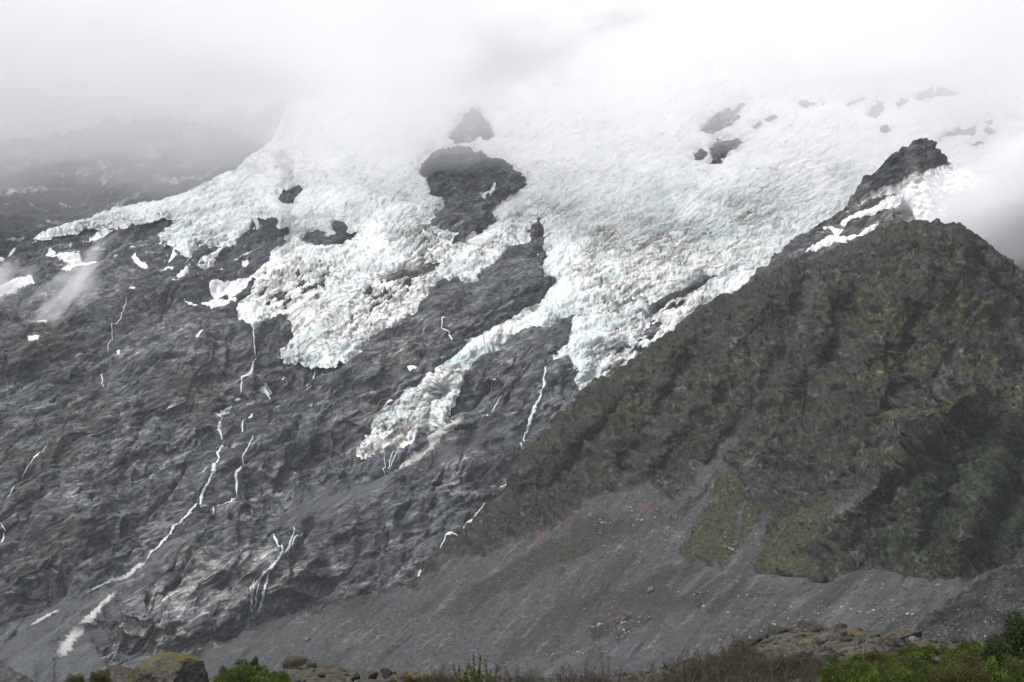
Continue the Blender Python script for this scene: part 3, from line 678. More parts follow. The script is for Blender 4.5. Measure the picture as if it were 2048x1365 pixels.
# nearer moraine spur at the side, and the grey slope in the other corner
sp_top = lambda u: np.interp(u, [1740,1800,1850,1900,1950,2000,2048,2360], [1345,1290,1236,1200,1170,1135,1098,880])
spr = Relief(1740, 2360, 2.0, lambda u: sp_top(u) + 5 * fbm(u / 14, u * 0, 3, 150), lambda u: 1385 + 0 * u, 120, lambda u, v: 1010 + 0.62 * (1385 - v) + 0 * u)
U, V = spr.U, spr.V; mx, ms = spr.X, spr.S
sdsp = 6 * ridged(mx / 30 + ms / 60, ms / 40, 3, 151) + 2.5 * ridged(mx / 9, ms / 9, 3, 152) + 1.0 * fbm(mx / 2.5, ms / 2.5, 2, 153) - 5
salb = np.broadcast_to(np.asarray((0.058,0.056,0.055), F4), U.shape + (3,)).copy()
salb = mixc(salb, (0.14,0.135,0.13), 0.8 * sstep(0.25, 0.55, fbm(mx / 5, ms / 4, 4, 154)))
salb = mixc(salb, (0.03,0.03,0.03), 0.8 * sstep(0.1, 0.5, fbm(mx / 18, ms / 12, 4, 155)))
tag(spr.build(sdsp, 'spur_terrain', M['scree'], {'albedo': salb}), 'dark stony moraine spur rising behind the tall shrub', kind='structure')
cor = Relief(-320, 130, 2.5, lambda u: np.interp(u, [-320,0,60,130], [1140,1322,1358,1410]) + 2 * fbm(u / 12, u * 0, 3, 160), lambda u: 1440 + 0 * u, 80, lambda u, v: 700 + 0.5 * (1440 - v) + 0 * u)
cdsp = 1.5 * fbm(cor.X / 12, cor.S / 12, 3, 161) + 0.7 * fbm(cor.X / 2, cor.S / 2, 2, 162)
calb = mixc(np.broadcast_to(np.asarray((0.12,0.118,0.115), F4), cor.U.shape + (3,)).copy(), (0.07,0.07,0.07), sstep(0, 0.4, fbm(cor.X / 4, cor.S / 4, 3, 163)))
tag(cor.build(cdsp, 'gravel_bank_terrain', M['scree'], {'albedo': calb}), 'grey gravel bank cutting across the bottom corner', kind='structure')
print('terrain', round(time.time() - T0, 1))

# ---- cloud lying on the upper mountain: bodies of cloud with ragged undersides
def volume_mat(name, density, color=(0.995, 0.995, 1.0), aniso=0.0):
    m = bpy.data.materials.new(name); m.use_nodes = True; n = m.node_tree; n.nodes.clear()
    out = n.nodes.new('ShaderNodeOutputMaterial'); pv = n.nodes.new('ShaderNodeVolumePrincipled')
    pv.inputs['Density'].default_value = density; pv.inputs['Color'].default_value = (*color, 1)
    pv.inputs['Anisotropy'].default_value = aniso
    n.links.new(pv.outputs[0], out.inputs['Volume'])
    m.cycles.homogeneous_volume = True
    return m
def puff_mat(name, density, scale=2.0, seed=0.0, thr=0.35, gain=1.6, stretch=(1, 1, 1), step=0.35, col=(0.995, 0.995, 1.0)):
    """vapour that thins out raggedly towards the edge of its body"""
    m = volume_mat(name, density, col); n = m.node_tree; m.cycles.homogeneous_volume = False
    m.cycles.volume_step_rate = step
    pv = [x for x in n.nodes if x.type == 'PRINCIPLED_VOLUME'][0]
    tc = n.nodes.new('ShaderNodeTexCoord')
    ln = n.nodes.new('ShaderNodeVectorMath'); ln.operation = 'LENGTH'; n.links.new(tc.outputs['Object'], ln.inputs[0])
    mp = n.nodes.new('ShaderNodeMapping'); mp.inputs['Location'].default_value = (seed, seed * 0.7, seed * 1.3); mp.inputs['Scale'].default_value = stretch
    n.links.new(tc.outputs['Object'], mp.inputs['Vector'])
    nz = n.nodes.new('ShaderNodeTexNoise'); nz.inputs['Scale'].default_value = scale; nz.inputs['Detail'].default_value = 4; nz.inputs['Roughness'].default_value = 0.55
    n.links.new(mp.outputs[0], nz.inputs['Vector'])
    def mth(op, a, b):
        k = n.nodes.new('ShaderNodeMath'); k.operation = op
        for i, x in enumerate((a, b)):
            if isinstance(x, (int, float)): k.inputs[i].default_value = x
            else: n.links.new(x, k.inputs[i])
        return k.outputs[0]
    fall = mth('SUBTRACT', 1.0, ln.outputs['Value'])
    d = mth('ADD', mth('MULTIPLY', fall, 0.9), mth('MULTIPLY', mth('SUBTRACT', nz.outputs['Fac'], 0.5), gain))
    d = mth('MAXIMUM', mth('SUBTRACT', d, thr), 0.0)
    d = mth('MULTIPLY', d, mth('MINIMUM', mth('MAXIMUM', mth('MULTIPLY', fall, 5.0), 0.0), 1.0))
    n.links.new(mth('MULTIPLY', d, density), pv.inputs['Density'])
    return m
M['cloud'] = volume_mat('cloud_vapour', 0.0027)
def cloud_deck(name, x0, x1, y0, y1, ztop, base, step=60.0, mat=None):
    xs = np.arange(x0, x1 + 1, step); ys = np.arange(y0, y1 + 1, step)
    X, Y = np.meshgrid(xs, ys)
    nr, nc = X.shape
    bot = np.stack([X, Y, base(X, Y)], -1).reshape(-1, 3); top = np.stack([X, Y, 0 * X + ztop], -1).reshape(-1, 3)
    f = grid_faces(nr, nc); n = nr * nc
    i = np.arange(n).reshape(nr, nc)
    ring = np.concatenate([i[0, :], i[1:, -1], i[-1, -2::-1], i[-2:0:-1, 0]])
    side = np.stack([ring, np.roll(ring, -1), np.roll(ring, -1) + n, ring + n], -1)
    faces = np.concatenate([f[:, ::-1], f + n, side], 0)
    return mesh_object(name, np.concatenate([bot, top], 0), faces, mat or M['cloud'])
def deck_base(X, Y):
    b = 985 + 90 * fbm(X / 420, Y / 420, 4, 170) + 45 * fbm(X / 110, Y / 110, 3, 171) + 45 * sstep(-350, -800, X) - 75 * np.exp(-((X + 60) / 260) ** 2)
    return np.minimum(b + 1.0 * np.maximum(0, 3750 + 200 * fbm(X / 300, X * 0, 2, 172) - Y), 1690)
deck = cloud_deck('cloud', -3200, 3200, 2700, 5000, 1700, deck_base)
tag(deck, 'low white cloud hiding the top of the mountain', kind='stuff')
def ball_mesh(name, seg=24, rings=14):
    vs = [(0, 0, 1)]; 
    for i in range(1, rings):
        for j in range(seg):
            a = math.pi * i / rings; b = 2 * math.pi * j / seg
            vs.append((math.sin(a) * math.cos(b), math.sin(a) * math.sin(b), math.cos(a)))
    vs.append((0, 0, -1)); fs = []
    for j in range(seg): fs.append((0, 1 + j, 1 + (j + 1) % seg))
    for i in range(rings - 2):
        for j in range(seg):
            a = 1 + i * seg + j; b = 1 + i * seg + (j + 1) % seg
            fs.append((a, a + seg, b)); fs.append((b, a + seg, b + seg))
    L = len(vs) - 1
    for j in range(seg): fs.append((L, L - seg + (j + 1) % seg, L - seg + j))
    return mesh_object(name, np.array(vs), np.array(fs), None)
def puff(name, label, u, v, depth, ru, rv, ry, roll, mat):
    o = ball_mesh(name); o.data.materials.append(mat)
    k = depth / FPX
    o.location = unproject(np.float64(u), np.float64(v), np.float64(depth))
    o.scale = (ru * k, ry, rv * k); o.rotation_euler = (0, math.radians(roll), 0)
    return tag(o, label, kind='stuff')
puff('cloud_bank', 'grey-white cloud spilling over the ridge beside the hill top', 2090, 395, 2690, 420, 180, 170, -12, puff_mat('bank_vapour', 0.08, 2.2, 3.1, 0.22, 1.1, col=(0.88, 0.885, 0.9)))
puff('mist', 'grey mist filling the gulf in front of the far mountain', 240, 330, 3960, 560, 190, 230, 0, puff_mat('gulf_vapour', 0.004, 2.4, 7.7, 0.12, 1.5))
puff('mist', 'torn mist wisp drifting across the snow patch on the dark rock', 140, 580, 3190, 190, 60, 60, -48, puff_mat('wisp_vapour', 0.045, 2.6, 1.2, 0.34, 2.4, col=(0.93, 0.93, 0.94)))
puff('mist', 'small mist wisp at the edge beside a snow patch', -10, 570, 3180, 110, 60, 60, -20, puff_mat('wisp_vapour', 0.05, 2.4, 9.4, 0.28, 2.0, col=(0.93, 0.93, 0.94)))
GREYC = (0.9, 0.9, 0.915)
puff('cloud_bank', 'soft grey cloud billow high above the far mountain', 430, 110, 3450, 380, 120, 170, 8, puff_mat('billow_vapour', 0.016, 2.2, 5.5, 0.2, 1.7, col=GREYC))
puff('cloud_bank', 'soft grey cloud billow above the central rock peak', 1010, 115, 3450, 210, 110, 150, -10, puff_mat('billow_vapour', 0.016, 2.0, 8.2, 0.2, 1.7, col=GREYC))
puff('cloud_bank', 'small dark cloud shred near the top of the picture', 1235, 40, 3350, 120, 36, 60, -14, puff_mat('billow_vapour', 0.03, 2.4, 2.4, 0.25, 2.0, col=(0.85, 0.85, 0.87)))
puff('cloud_bank', 'ragged cloud skirt hanging over the upper snow rocks', 1720, 140, 3450, 420, 75, 150, -4, puff_mat('billow_vapour', 0.013, 2.6, 6.6, 0.2, 2.0, col=(0.95, 0.95, 0.96)))
# the air of the valley
hb = [(-4200, -400, -33.2), (4200, -400, -33.2), (4200, 7200, -33.2), (-4200, 7200, -33.2), (-4200, -400, 2050), (4200, -400, 2050), (4200, 7200, 2050), (-4200, 7200, 2050)]
hz = mesh_object('haze', hb, [(0, 3, 2, 1), (4, 5, 6, 7), (0, 1, 5, 4), (1, 2, 6, 5), (2, 3, 7, 6), (3, 0, 4, 7)], volume_mat('valley_air', 0.00002, (0.86, 0.93, 1.0)), smooth=False)
tag(hz, 'thin blue-grey haze in the valley air', kind='stuff')

# ================================================================== SNOW, WATER, SILT
def snow_patch(rel, poly, label, group=None, thick=2.2, warp=2.5):
    p = np.asarray(poly, float); u0, v0 = p.min(0) - 8; u1, v1 = p.max(0) + 8
    m = (rel.U > u0) & (rel.U < u1) & (rel.V > v0) & (rel.V < v1)
    cs = np.where(m.any(0))[0]; rs = np.where(m.any(1))[0]
    sl = (slice(rs[0], rs[-1] + 1), slice(cs[0], cs[-1] + 1))
    Uu, Vv = rel.U[sl], rel.V[sl]
    sdv = sdpoly(poly, Uu + warp * fbm(Uu / 7, Vv / 5, 3, 200), Vv + warp * fbm(Uu / 7, Vv / 5, 3, 201), 30)
    off = thick * sstep(-2, 3, sdv) - 0.9
    P = rel.P[sl] + rel.N[sl] * off[..., None]
    f = grid_faces(*P.shape[:2], keep=sdv > -0.8)
    if len(f) < 2: return None
    V_, f, _ = compact(P.reshape(-1, 3), f, {})
    c = V_.mean(0)
    o = mesh_object('snow_patch', V_ - c, f, M['snow']); o.location = c
    return tag(o, label, 'snow patch', group)
LEFT_SNOW = [
 ([(94,516),(119,510),(158,508),(164,522),(185,524),(205,530),(181,534),(156,536),(140,543),(119,545),(135,528),(123,522)], 'large ragged snow patch under the drifting mist on dark rock', None),
 ([(261,508),(271,506),(273,516),(295,524),(283,528),(267,522)], 'curved comma-shaped snow patch on dark rock below the snow shoulder', None),
 ([(261,567),(271,565),(269,586),(260,584)], 'narrow upright snow patch at the head of a thin stream', None),
 ([(416,573),(427,565),(447,569),(472,563),(497,553),(513,536),(517,545),(497,565),(480,586),(472,594),(455,584),(431,590),(419,578)], 'broad snow patch rising towards the edge of the icefall', None),
 ([(365,602),(394,606),(427,604),(472,597),(476,602),(455,613),(431,620),(394,616)], 'long thin curved snow strip beside the icefall tip', None),
 ([(70,637),(80,640),(95,643),(93,650),(78,648)], 'small snow patch alone on brown rock low under the mist', None),
 ([(390,684),(404,671),(412,674),(398,684)], 'tiny slanted snow patch below the long curved snow strip', None),
 ([(25,563),(49,557),(62,549),(70,569),(53,573),(21,586),(-10,590),(-20,580)], 'snow patch half veiled by mist at the picture edge', None),
 ([(-6,495),(25,484),(31,488),(0,507)], 'snow strip on the skyline at the picture edge', None),
 ([(170,472),(178,462),(218,443),(232,448),(197,464)], 'snow tongue hanging just under the snow shoulder', None),
]
SMALL_SNOW = [[(88,496),(102,490),(116,494),(98,499)],[(119,493),(135,490),(137,500),(123,503)],[(337,550),(358,549),(349,557)],[(349,544),(373,530),(380,534),(357,545)],
 [(302,540),(328,525),(350,533),(345,538),(328,532),(308,541)],[(398,505),(435,511),(430,518),(412,516)],[(396,522),(418,518),(424,524),(398,528)],[(484,513),(498,514),(492,522),(484,518)],
 [(55,668),(78,662),(76,671),(57,676)],[(230,694),(238,690),(236,698)],[(330,512),(345,500),(352,504),(340,514)],[(420,505),(440,494),(444,500),(428,510)],[(505,440),(520,442),(512,450)],
 [(940,468),(960,455),(964,462),(946,474)],[(975,385),(990,366),(992,378),(980,392)],[(868,465),(896,458),(908,462),(890,472)],[(1040,482),(1060,474),(1066,479),(1048,487)],[(1072,507),(1086,508),(1080,514)],
 [(962,390),(976,378),(980,384),(966,396)],[(812,732),(828,724),(832,729),(818,738)]]
for p, l, g in LEFT_SNOW: snow_patch(mtn, p, l, g)
SMALL_LABELS = ['small snow scrap just above the large misty snow patch, its outer one', 'small snow scrap just above the large misty snow patch, its inner one', 'short snow scrap below a longer slanted one, mid rock shoulder', 'slanted snow scrap between the comma-shaped patch and the broad patch', 'thin bent snow scrap beside the comma-shaped snow patch', 'flat snow scrap just under the lower edge of the snow shoulder ice', 'snow scrap directly below the flat one under the shoulder ice', 'tiny snow scrap on the dark rock spur left of the icefall', 'small ragged snow scrap lowest under the mist on brown rock', 'tiny snow fleck high above the first stepped thread of water', 'slanted snow scrap just below the shoulder ice front', 'slanted snow scrap tucked into the edge of the shoulder ice', 'tiny snow scrap on top of the dark rock spur', 'slanted snow scrap low on the big central rock island', 'upright snow scrap in the middle of the big central rock island', 'snow scrap at the lower outer edge of the central rock island', 'snow scrap at the foot of the small rock horn', 'tiny snow scrap just below the rock horn on the buttress', 'smaller slanted snow scrap beside the upright one on the central island', 'lone snow scrap on rock between the two ice tongues']
for p, l in zip(SMALL_SNOW, SMALL_LABELS): snow_patch(mtn, p, l, 'small snow scraps on the rock ledges', warp=2.0)
RIGHT_SNOW = [
 ([(1676,447),(1709,429),(1758,413),(1771,404),(1803,396),(1801,413),(1771,422),(1742,434),(1709,439),(1689,452)], 'upper snow strip slanting across the pinkish ridge rock', None),
 ([(1602,504),(1635,493),(1660,478),(1717,466),(1730,454),(1758,447),(1756,457),(1738,462),(1742,474),(1767,472),(1738,486),(1732,470),(1705,480),(1689,493),(1660,495),(1635,501)], 'long forked snow strip across the ridge just above the hill', None),
 ([(1643,452),(1656,451),(1689,460),(1672,472),(1664,462)], 'short hooked snow patch between the two long ridge strips', None),
 ([(1545,511),(1568,492),(1566,500)], 'small snow sliver at the lower end of the ridge', None),
 ([(1847,447),(1853,415),(1875,425),(1902,437),(1885,440),(1869,449)], 'snow patch under the cloud beside the hill summit', None),
]
for p, l, g in RIGHT_SNOW: snow_patch(rdg, p, l, g)

def ribbon(rel, line, width, name, label, cat, mat, group=None, off=1.4, jitter=1.4, seed=0, taper=True, cross=5, parent=None, breaks=True):
    L = np.asarray(line, float)
    seg = np.hypot(*np.diff(L, axis=0).T); t = np.concatenate([[0], np.cumsum(seg)])
    n = max(6, int(t[-1] / 1.3)); q = np.linspace(0, t[-1], n)
    u = np.interp(q, t, L[:, 0]); v = np.interp(q, t, L[:, 1])
    k = np.ones(5) / 5
    if n > 12:
        u[2:-2] = np.convolve(u, k, 'valid'); v[2:-2] = np.convolve(v, k, 'valid')
    du = np.gradient(u); dv = np.gradient(v); ln = np.hypot(du, dv) + 1e-6
    nu, nv = -dv / ln, du / ln
    j = jitter * fbm(q / 9.0, q * 0 + seed, 3, seed + 210); u = u + nu * j; v = v + nv * j
    if np.ndim(width) and len(width) > 1: w = np.interp(q / t[-1], np.linspace(0, 1, len(width)), width)
    else: w = np.full(n, float(np.max(width)))
    w = w * (0.8 + 0.7 * np.abs(fbm(q / 6.0, q * 0 + seed, 2, seed + 220)))
    if breaks: w = w * np.clip(0.25 + 2.2 * np.abs(fbm(q / 14.0, q * 0 + seed, 3, seed + 240)) + 0.5, 0.25, 1.25)
    if taper: w *= np.minimum(1, np.minimum(np.arange(n) + 1, n - np.arange(n)) / 4.0)
    s_ = np.linspace(-1, 1, cross)
    UU = u[:, None] + nu[:, None] * w[:, None] * s_[None]; VV = v[:, None] + nv[:, None] * w[:, None] * s_[None]
    P = rel.sample(UU, VV); N_ = rel.sample(UU, VV, rel.N)
    h = off * (1 - 0.8 * s_[None] ** 2) * np.ones_like(UU) + 0.3 * fbm(UU / 2, VV / 2, 2, seed + 230) + 0.4
    P = P + N_ * h[..., None]
    c = P.reshape(-1, 3).mean(0)
    endf = np.minimum(1, np.minimum(np.arange(n), n - 1 - np.arange(n)) / max(3.0, 0.12 * n))
    cov = ((1 - np.abs(s_[None]) ** 2) * 0.75 * (0.35 + 0.65 * endf[:, None]) + 0 * UU).astype(F4)
    o = mesh_object(name, P.reshape(-1, 3) - c, grid_faces(n, cross), mat, {'cover': cov.reshape(-1)}); o.location = c
    if parent is not None: return to_parent(o, parent)
    return tag(o, label, cat, group)
WATER = M['water']
def waterfall(rel, label, strands, pools=(), seed=0):
    e = empty('waterfall', tuple(rel.sample(np.array([strands[0][0][0][0]]), np.array([strands[0][0][0][1]]))[0])); tag(e, label, 'waterfall')
    for i, (ln, w) in enumerate(strands): 
        w = np.atleast_1d(w) * 1.5
        o = ribbon(rel, ln, w, 'water_strand', None, None, WATER, seed=seed + i, parent=e, jitter=1.2)
        if w.max() > 1.4: ribbon(rel, ln[len(ln) // 4:], w * 0.5, 'water_strand', None, None, WATER, seed=seed + i + 7, parent=e, jitter=3.2)
    for i, pl in enumerate(pools):
        c = ribbon(rel, pl, 2.4, 'foam_ledge', None, None, WATER, seed=seed + 20 + i, parent=e, off=1.8)
    return e
waterfall(mtn, 'longest waterfall, dropping in steps from the icefall tip down the rock face', [
  ([(506,655),(507,672),(509,690),(507,705),(497,729),(492,746),(482,756),(482,783)], 1.3),
  ([(468,800),(448,817),(443,841),(436,880),(441,890),(434,905),(433,934),(419,963),(409,978),(397,1002),(380,1021),(360,1041),(346,1060),(331,1077),(312,1104),(292,1124)], [1.5,2.2,1.8,2.2,2,1.6,1.2,1.0]),
  ([(436,905),(430,940),(421,960)], 1.0), ([(512,690),(502,722),(494,744)], 1.0)],
  [[(478,752),(506,742)], [(440,822),(458,815)], [(436,816),(452,822)], [(425,884),(455,883)], [(498,705),(518,697)], [(470,795),(482,790)], [(488,744),(504,737)]], 1)
waterfall(mtn, 'slim waterfall parallel to the longest one, ending in a slanting run', [([(511,866),(502,890),(487,917),(480,944),(468,968),(453,987),(424,1002),(399,1012)], [0.9,1.2,1.2,1.1,0.8]), ([(490,830),(484,845),(483,860)], 1.0), ([(428,1003),(430,1020)], 1.6)], [[(494,832),(504,822)]], 40)
waterfall(mtn, 'branching cascade pouring over the pale rounded rock knoll', [
  ([(543,1070),(550,1090),(563,1109),(550,1129),(536,1153),(528,1182),(521,1216),(514,1226)], [0.8,1.2,2.0,2.2,1.8,2.2,3.0]),
  ([(585,1060),(583,1080),(575,1104),(563,1112)], [1.0,1.4,1.2]), ([(560,1114),(531,1143),(507,1172),(500,1210),(503,1228)], [1.8,1.8,1.4,1.6,1.6]),
  ([(510,1160),(499,1185),(498,1215)], 0.9), ([(548,1118),(520,1160),(512,1195),(507,1220)], 0.9), ([(605,1070),(588,1090),(578,1104)], 0.7)], [], 60)
waterfall(mtn, 'short waterfall with a flat foam ledge beside the longest fall', [([(560,744),(541,763),(536,790)], 1.0)], [[(523,782),(542,781)]], 90)
waterfall(mtn, 'waterfall dropping from the ice edge close beside the dark hill', [([(1099,731),(1091,756),(1081,797),(1066,830),(1048,871),(1048,908)], [1.8,1.3,1.6,1.4,1.4])], [], 100)
waterfall(mtn, 'thin waterfall on the dark buttress between the two ice tongues', [([(884,625),(884,653),(898,670),(902,686)], [1.0,0.8,0.9])], [[(880,630),(890,627)]], 110)
waterfall(mtn, 'faint winding waterfall low on the outer rock face at the picture edge', [([(97,883),(78,909),(54,929),(46,944),(29,963),(22,987),(10,1002)], [0.6,0.9,0.7,0.9,0.8])], [], 120)
waterfall(mtn, 'lowest waterfall at the picture edge below the faint winding one', [([(-2,1046),(10,1060),(2,1078),(-3,1092)], [0.9,1.1,0.9])], [], 130)
waterfall(mtn, 'thread of water below the narrow upright snow patch', [([(254,594),(242,631),(224,651),(222,676),(213,697)], 0.6), ([(203,734),(204,750),(206,775)], 1.0)], [[(198,738),(208,733)]], 140)
waterfall(mtn, 'small white fall straight under the blue ice snout', [([(628,727),(626,742),(623,762)], [1.8,1.4,0.8]), ([(640,728),(630,745)], 0.7)], [], 150)
waterfall(mtn, 'broken thread of water on the rock slab between the lower ice tongues', [([(1000,740),(984,764),(976,780)], [1.0,0.8,0.7]), ([(990,745),(980,770)], 0.6), ([(1005,789),(980,822),(964,850)], [0.7,0.8,0.6])], [], 160)
waterfall(mtn, 'stream running down the gully along the foot of the dark hill', [([(1014,962),(999,974)], 1.2), ([(970,1012),(955,1032),(935,1049),(912,1070),(890,1090),(875,1107)], [1.2,1.0,1.3,1.1,1.0]), ([(842,1140),(834,1160)], 1.3)], [], 170)
# pale silt and ice debris
ribbon(mtn, [(292,1124),(260,1140),(225,1160),(172,1186)], [3.0,4.5,3.5,2.0], 'silt_streak', 'thin pale silt line continuing below the longest waterfall', 'silt streak', M['silt'], seed=180)
ribbon(mtn, [(234,1177),(205,1208),(185,1231),(165,1250),(146,1272),(128,1300),(108,1314)], [3.0,4.0,6.0,9,13,14,6], 'silt_streak', 'broad pale silt tongue low beside the rounded rock knoll', 'silt streak', M['silt'], seed=181, cross=9)
ribbon(mtn, [(118,1218),(90,1235),(60,1252)], [3,4,3], 'silt_streak', 'short pale silt line above the broad silt tongue', 'silt streak', M['silt'], seed=182)
ribbon(mtn, [(935,822),(905,850),(880,875),(850,900),(815,922),(772,946)], [7,10,11,10,9,5], 'ice_debris_slide', 'pale streak of ice debris sliding beneath the lowest ice tongue', 'debris slide', M['debris'], seed=183, cross=9)
waterfall(mtn, 'fan of thin spray falling below the lowest ice tip', [([(790,893),(783,912),(775,935)], 0.6), ([(797,898),(785,922),(772,940)], 0.5), ([(768,908),(768,928),(766,946)], 0.6)], [], 190)
puff('mist', 'fine spray cloud below the lowest ice tip', 790, 918, 2868, 52, 34, 14, -28, puff_mat('spray_vapour', 0.05, 1.8, 4.2, 0.12, 1.0))
print('snow and water', round(time.time() - T0, 1))

# ================================================================== STONES ON THE SCREE
def stone_mesh(rng, sub=2, flat=0.75, cuts=7, noise=0.10):
    import bmesh
    bm = bmesh.new(); bmesh.ops.create_icosphere(bm, subdivisions=sub, radius=1.0)
    pl = []
    for _ in range(cuts):
        d = Vector((rng.gauss(0, 1), rng.gauss(0, 1), rng.gauss(0, 0.8))).normalized(); pl.append((d, rng.uniform(0.42, 0.75)))
    for v in bm.verts:
        for d, k in pl:
            e = v.co.dot(d) - k
            if e > 0: v.co -= d * e * 0.95
        v.co *= 1 + noise * rng.uniform(-0.5, 0.5)
        v.co.z *= flat
    me = bpy.data.meshes.new('stone'); bm.to_mesh(me); bm.free()
    return me
rng = random.Random(21)
stone_cols = [(0.2,0.195,0.19), (0.12,0.118,0.116), (0.3,0.29,0.28)]
FARST = []
for k in range(6):
    me = stone_mesh(rng, 1, 0.8, 5); me.materials.append(terrain_mat('scree_stone', 0.8, 0.75, 1.25, 0.4, 0.5, color=stone_cols[k % 3])); FARST.append(me)
nr_ = np.random.default_rng(9)
def far_boulder(rel, u, v, wpx, label, group, k):
    p = rel.sample(np.array([u]), np.array([v]))[0]; s_ = wpx * 0.5 * p[1] / FPX
    o = bpy.data.objects.new('boulder', FARST[k]); COL.objects.link(o)
    o.location = (p[0], p[1], p[2] + s_ * 0.3); o.scale = (s_, s_ * 0.9, s_ * rng.uniform(0.6, 0.9)); o.rotation_euler = (rng.uniform(-.3,.3), rng.uniform(-.3,.3), rng.uniform(0, 6.3))
    return tag(o, label, 'boulder', group)
for i in range(70):
    u = nr_.uniform(1150, 1930); v = nr_.uniform(max(mo_top(u) + 12, 1165), 1290)
    far_boulder(mor, u, v, nr_.uniform(6, 11), 'pale angular boulder lying loose on the grey moraine wall', 'boulders on the moraine wall', nr_.integers(6))
for i in range(60):
    u = nr_.uniform(1180, 1520); v = nr_.uniform(1010, 1140)
    if sdpoly(SCREE_H, np.array([u]), np.array([v]))[0] < 10 or v > mo_top(u) - 6: continue
    far_boulder(hil, u, v, nr_.uniform(5, 9), 'pale boulder lying on the scree above the moraine crest', 'boulders on the hill scree', nr_.integers(6))
for (u, v, w, l, k) in [(1302,1172,22,'largest dark boulder on the scree left of the moraine crest',1), (1384,1266,18,'bright boulder low on the moraine above the brown thicket',2), (617,1288,18,'reddish pointed boulder on the low grey fan',1), (1660,1232,14,'dark block in the middle of the moraine wall',1)]:
    far_boulder(mor if u > 1250 else hil, u, v, w, l, None, k)
def rubble(name, rel, n, region, lo, hi, mat, label, seed, tones=((0.15,0.148,0.145),(0.24,0.236,0.23),(0.36,0.352,0.34),(0.55,0.54,0.52)), prob=(0.4,0.3,0.2,0.1), tall=0.8, pts=8):
    """loose stones too many to count, one body"""
    g_ = np.random.default_rng(seed); base = []
    r_ = random.Random(seed)
    ico = [np.array([v.co[:] for v in me.vertices]) for me in [lump(r_, pts) for _ in range(6)]]
    icf = []
    r_ = random.Random(seed); 
    for _ in range(6):
        me = lump(r_, pts); icf.append((np.array([v.co[:] for v in me.vertices]), [tuple(p.vertices) for p in me.polygons]))
    u, v = region(g_, n); P = rel.sample(u, v)
    VV, FF, CC = [], [], []; off = 0
    for i in range(len(u)):
        vs, fs = icf[i % 6]; s_ = lo + (hi - lo) * g_.random() ** 3; s_ *= 0.5 * P[i, 1] / FPX
        a = g_.uniform(0, 6.28); R = np.array([[math.cos(a), -math.sin(a), 0], [math.sin(a), math.cos(a), 0], [0, 0, tall]])
        VV.append(vs @ R.T * s_ + P[i] + (0, 0, 0.2 * s_)); FF += [(x[0] + off, x[1] + off, x[2] + off) for x in fs]
        CC.append(np.tile(np.array([tones[g_.choice(len(tones), p=prob)]]) * g_.uniform(0.8, 1.2), (len(vs), 1))); off += len(vs)
    o = mesh_object(name, np.concatenate(VV), np.array(FF), mat, {'albedo': np.concatenate(CC)}, smooth=False)
    return tag(o, label, kind='stuff')
def reg_mor(g_, n):
    u = g_.uniform(900, 2050, n); t = g_.random(n) ** 0.8; tp = mo_top(u) + 3
    return u, tp + (1310 - tp) * t
rubble('rubble', mor, 6500, reg_mor, 1.4, 7.5, M['scree'], 'loose stones strewn over the grey moraine wall', 31)
def reg_hill(g_, n):
    u = g_.uniform(560, 1560, n); v = g_.uniform(800, 1330, n)
    k = (sdpoly(SCREE_H, u, v) > 4) & (v < mo_top(u) - 2) & (v > hl_top(u) + 12)
    return u[k], v[k]
rubble('rubble', hil, 12000, reg_hill, 1.3, 6.0, M['scree'], 'loose stones strewn over the scree below the hill', 32)
def reg_spur(g_, n):
    u = g_.uniform(1780, 2100, n); tp = sp_top(u) + 4
    return u, tp + (1340 - tp) * g_.random(n)
rubble('rubble', spr, 1800, reg_spur, 2.0, 8.0, M['scree'], 'loose stones on the dark moraine spur', 33)
# scrub on the lower hill and tussocks on the grass fans: too many and too small to tell apart
SCRUB = [(1640,1160),(1700,1010),(1790,905),(1930,780),(2060,800),(2380,780),(2380,1250),(1640,1250)]
def reg_scrub(g_, n):
    u = g_.uniform(1200, 2200, n); v = g_.uniform(520, 1165, n)
    a = sdpoly(SCRUB, u + 30 * fbm(u / 50, v / 50, 3, 310), v, 200); f = fbm(u / 40, v / 30, 3, 311)
    k = (v < mo_top(u) + 4) & (v > hl_top(u) + 14) & (((a > -10) & (f > -0.35)) | ((a <= -10) & (f > 0.22) & (sdpoly(SCREE_H, u, v) < -6)))
    return u[k], v[k]
rubble('scrub', hil, 24000, reg_scrub, 4.0, 13.0, M['hill'], 'low dark scrub clothing the hill', 34, ((0.055,0.07,0.03),(0.04,0.055,0.025),(0.075,0.07,0.035),(0.045,0.085,0.028)), (0.35,0.3,0.2,0.15), 0.75, 9)
def reg_grass(g_, n):
    u = g_.uniform(1320, 1700, n); v = g_.uniform(860, 1150, n)
    k = (np.max([sdpoly(q, u, v) for q in GRASS], 0) > -4) & (v < mo_top(u) + 2)
    return u[k], v[k]
rubble('tussock_grass', hil, 4000, reg_grass, 3.0, 7.0, M['hill'], 'tussock grass dotting the green fans below the crags', 35, ((0.10,0.11,0.04),(0.07,0.08,0.03),(0.14,0.135,0.06)), (0.4,0.4,0.2), 0.8, 8)
print('stones', round(time.time() - T0, 1))

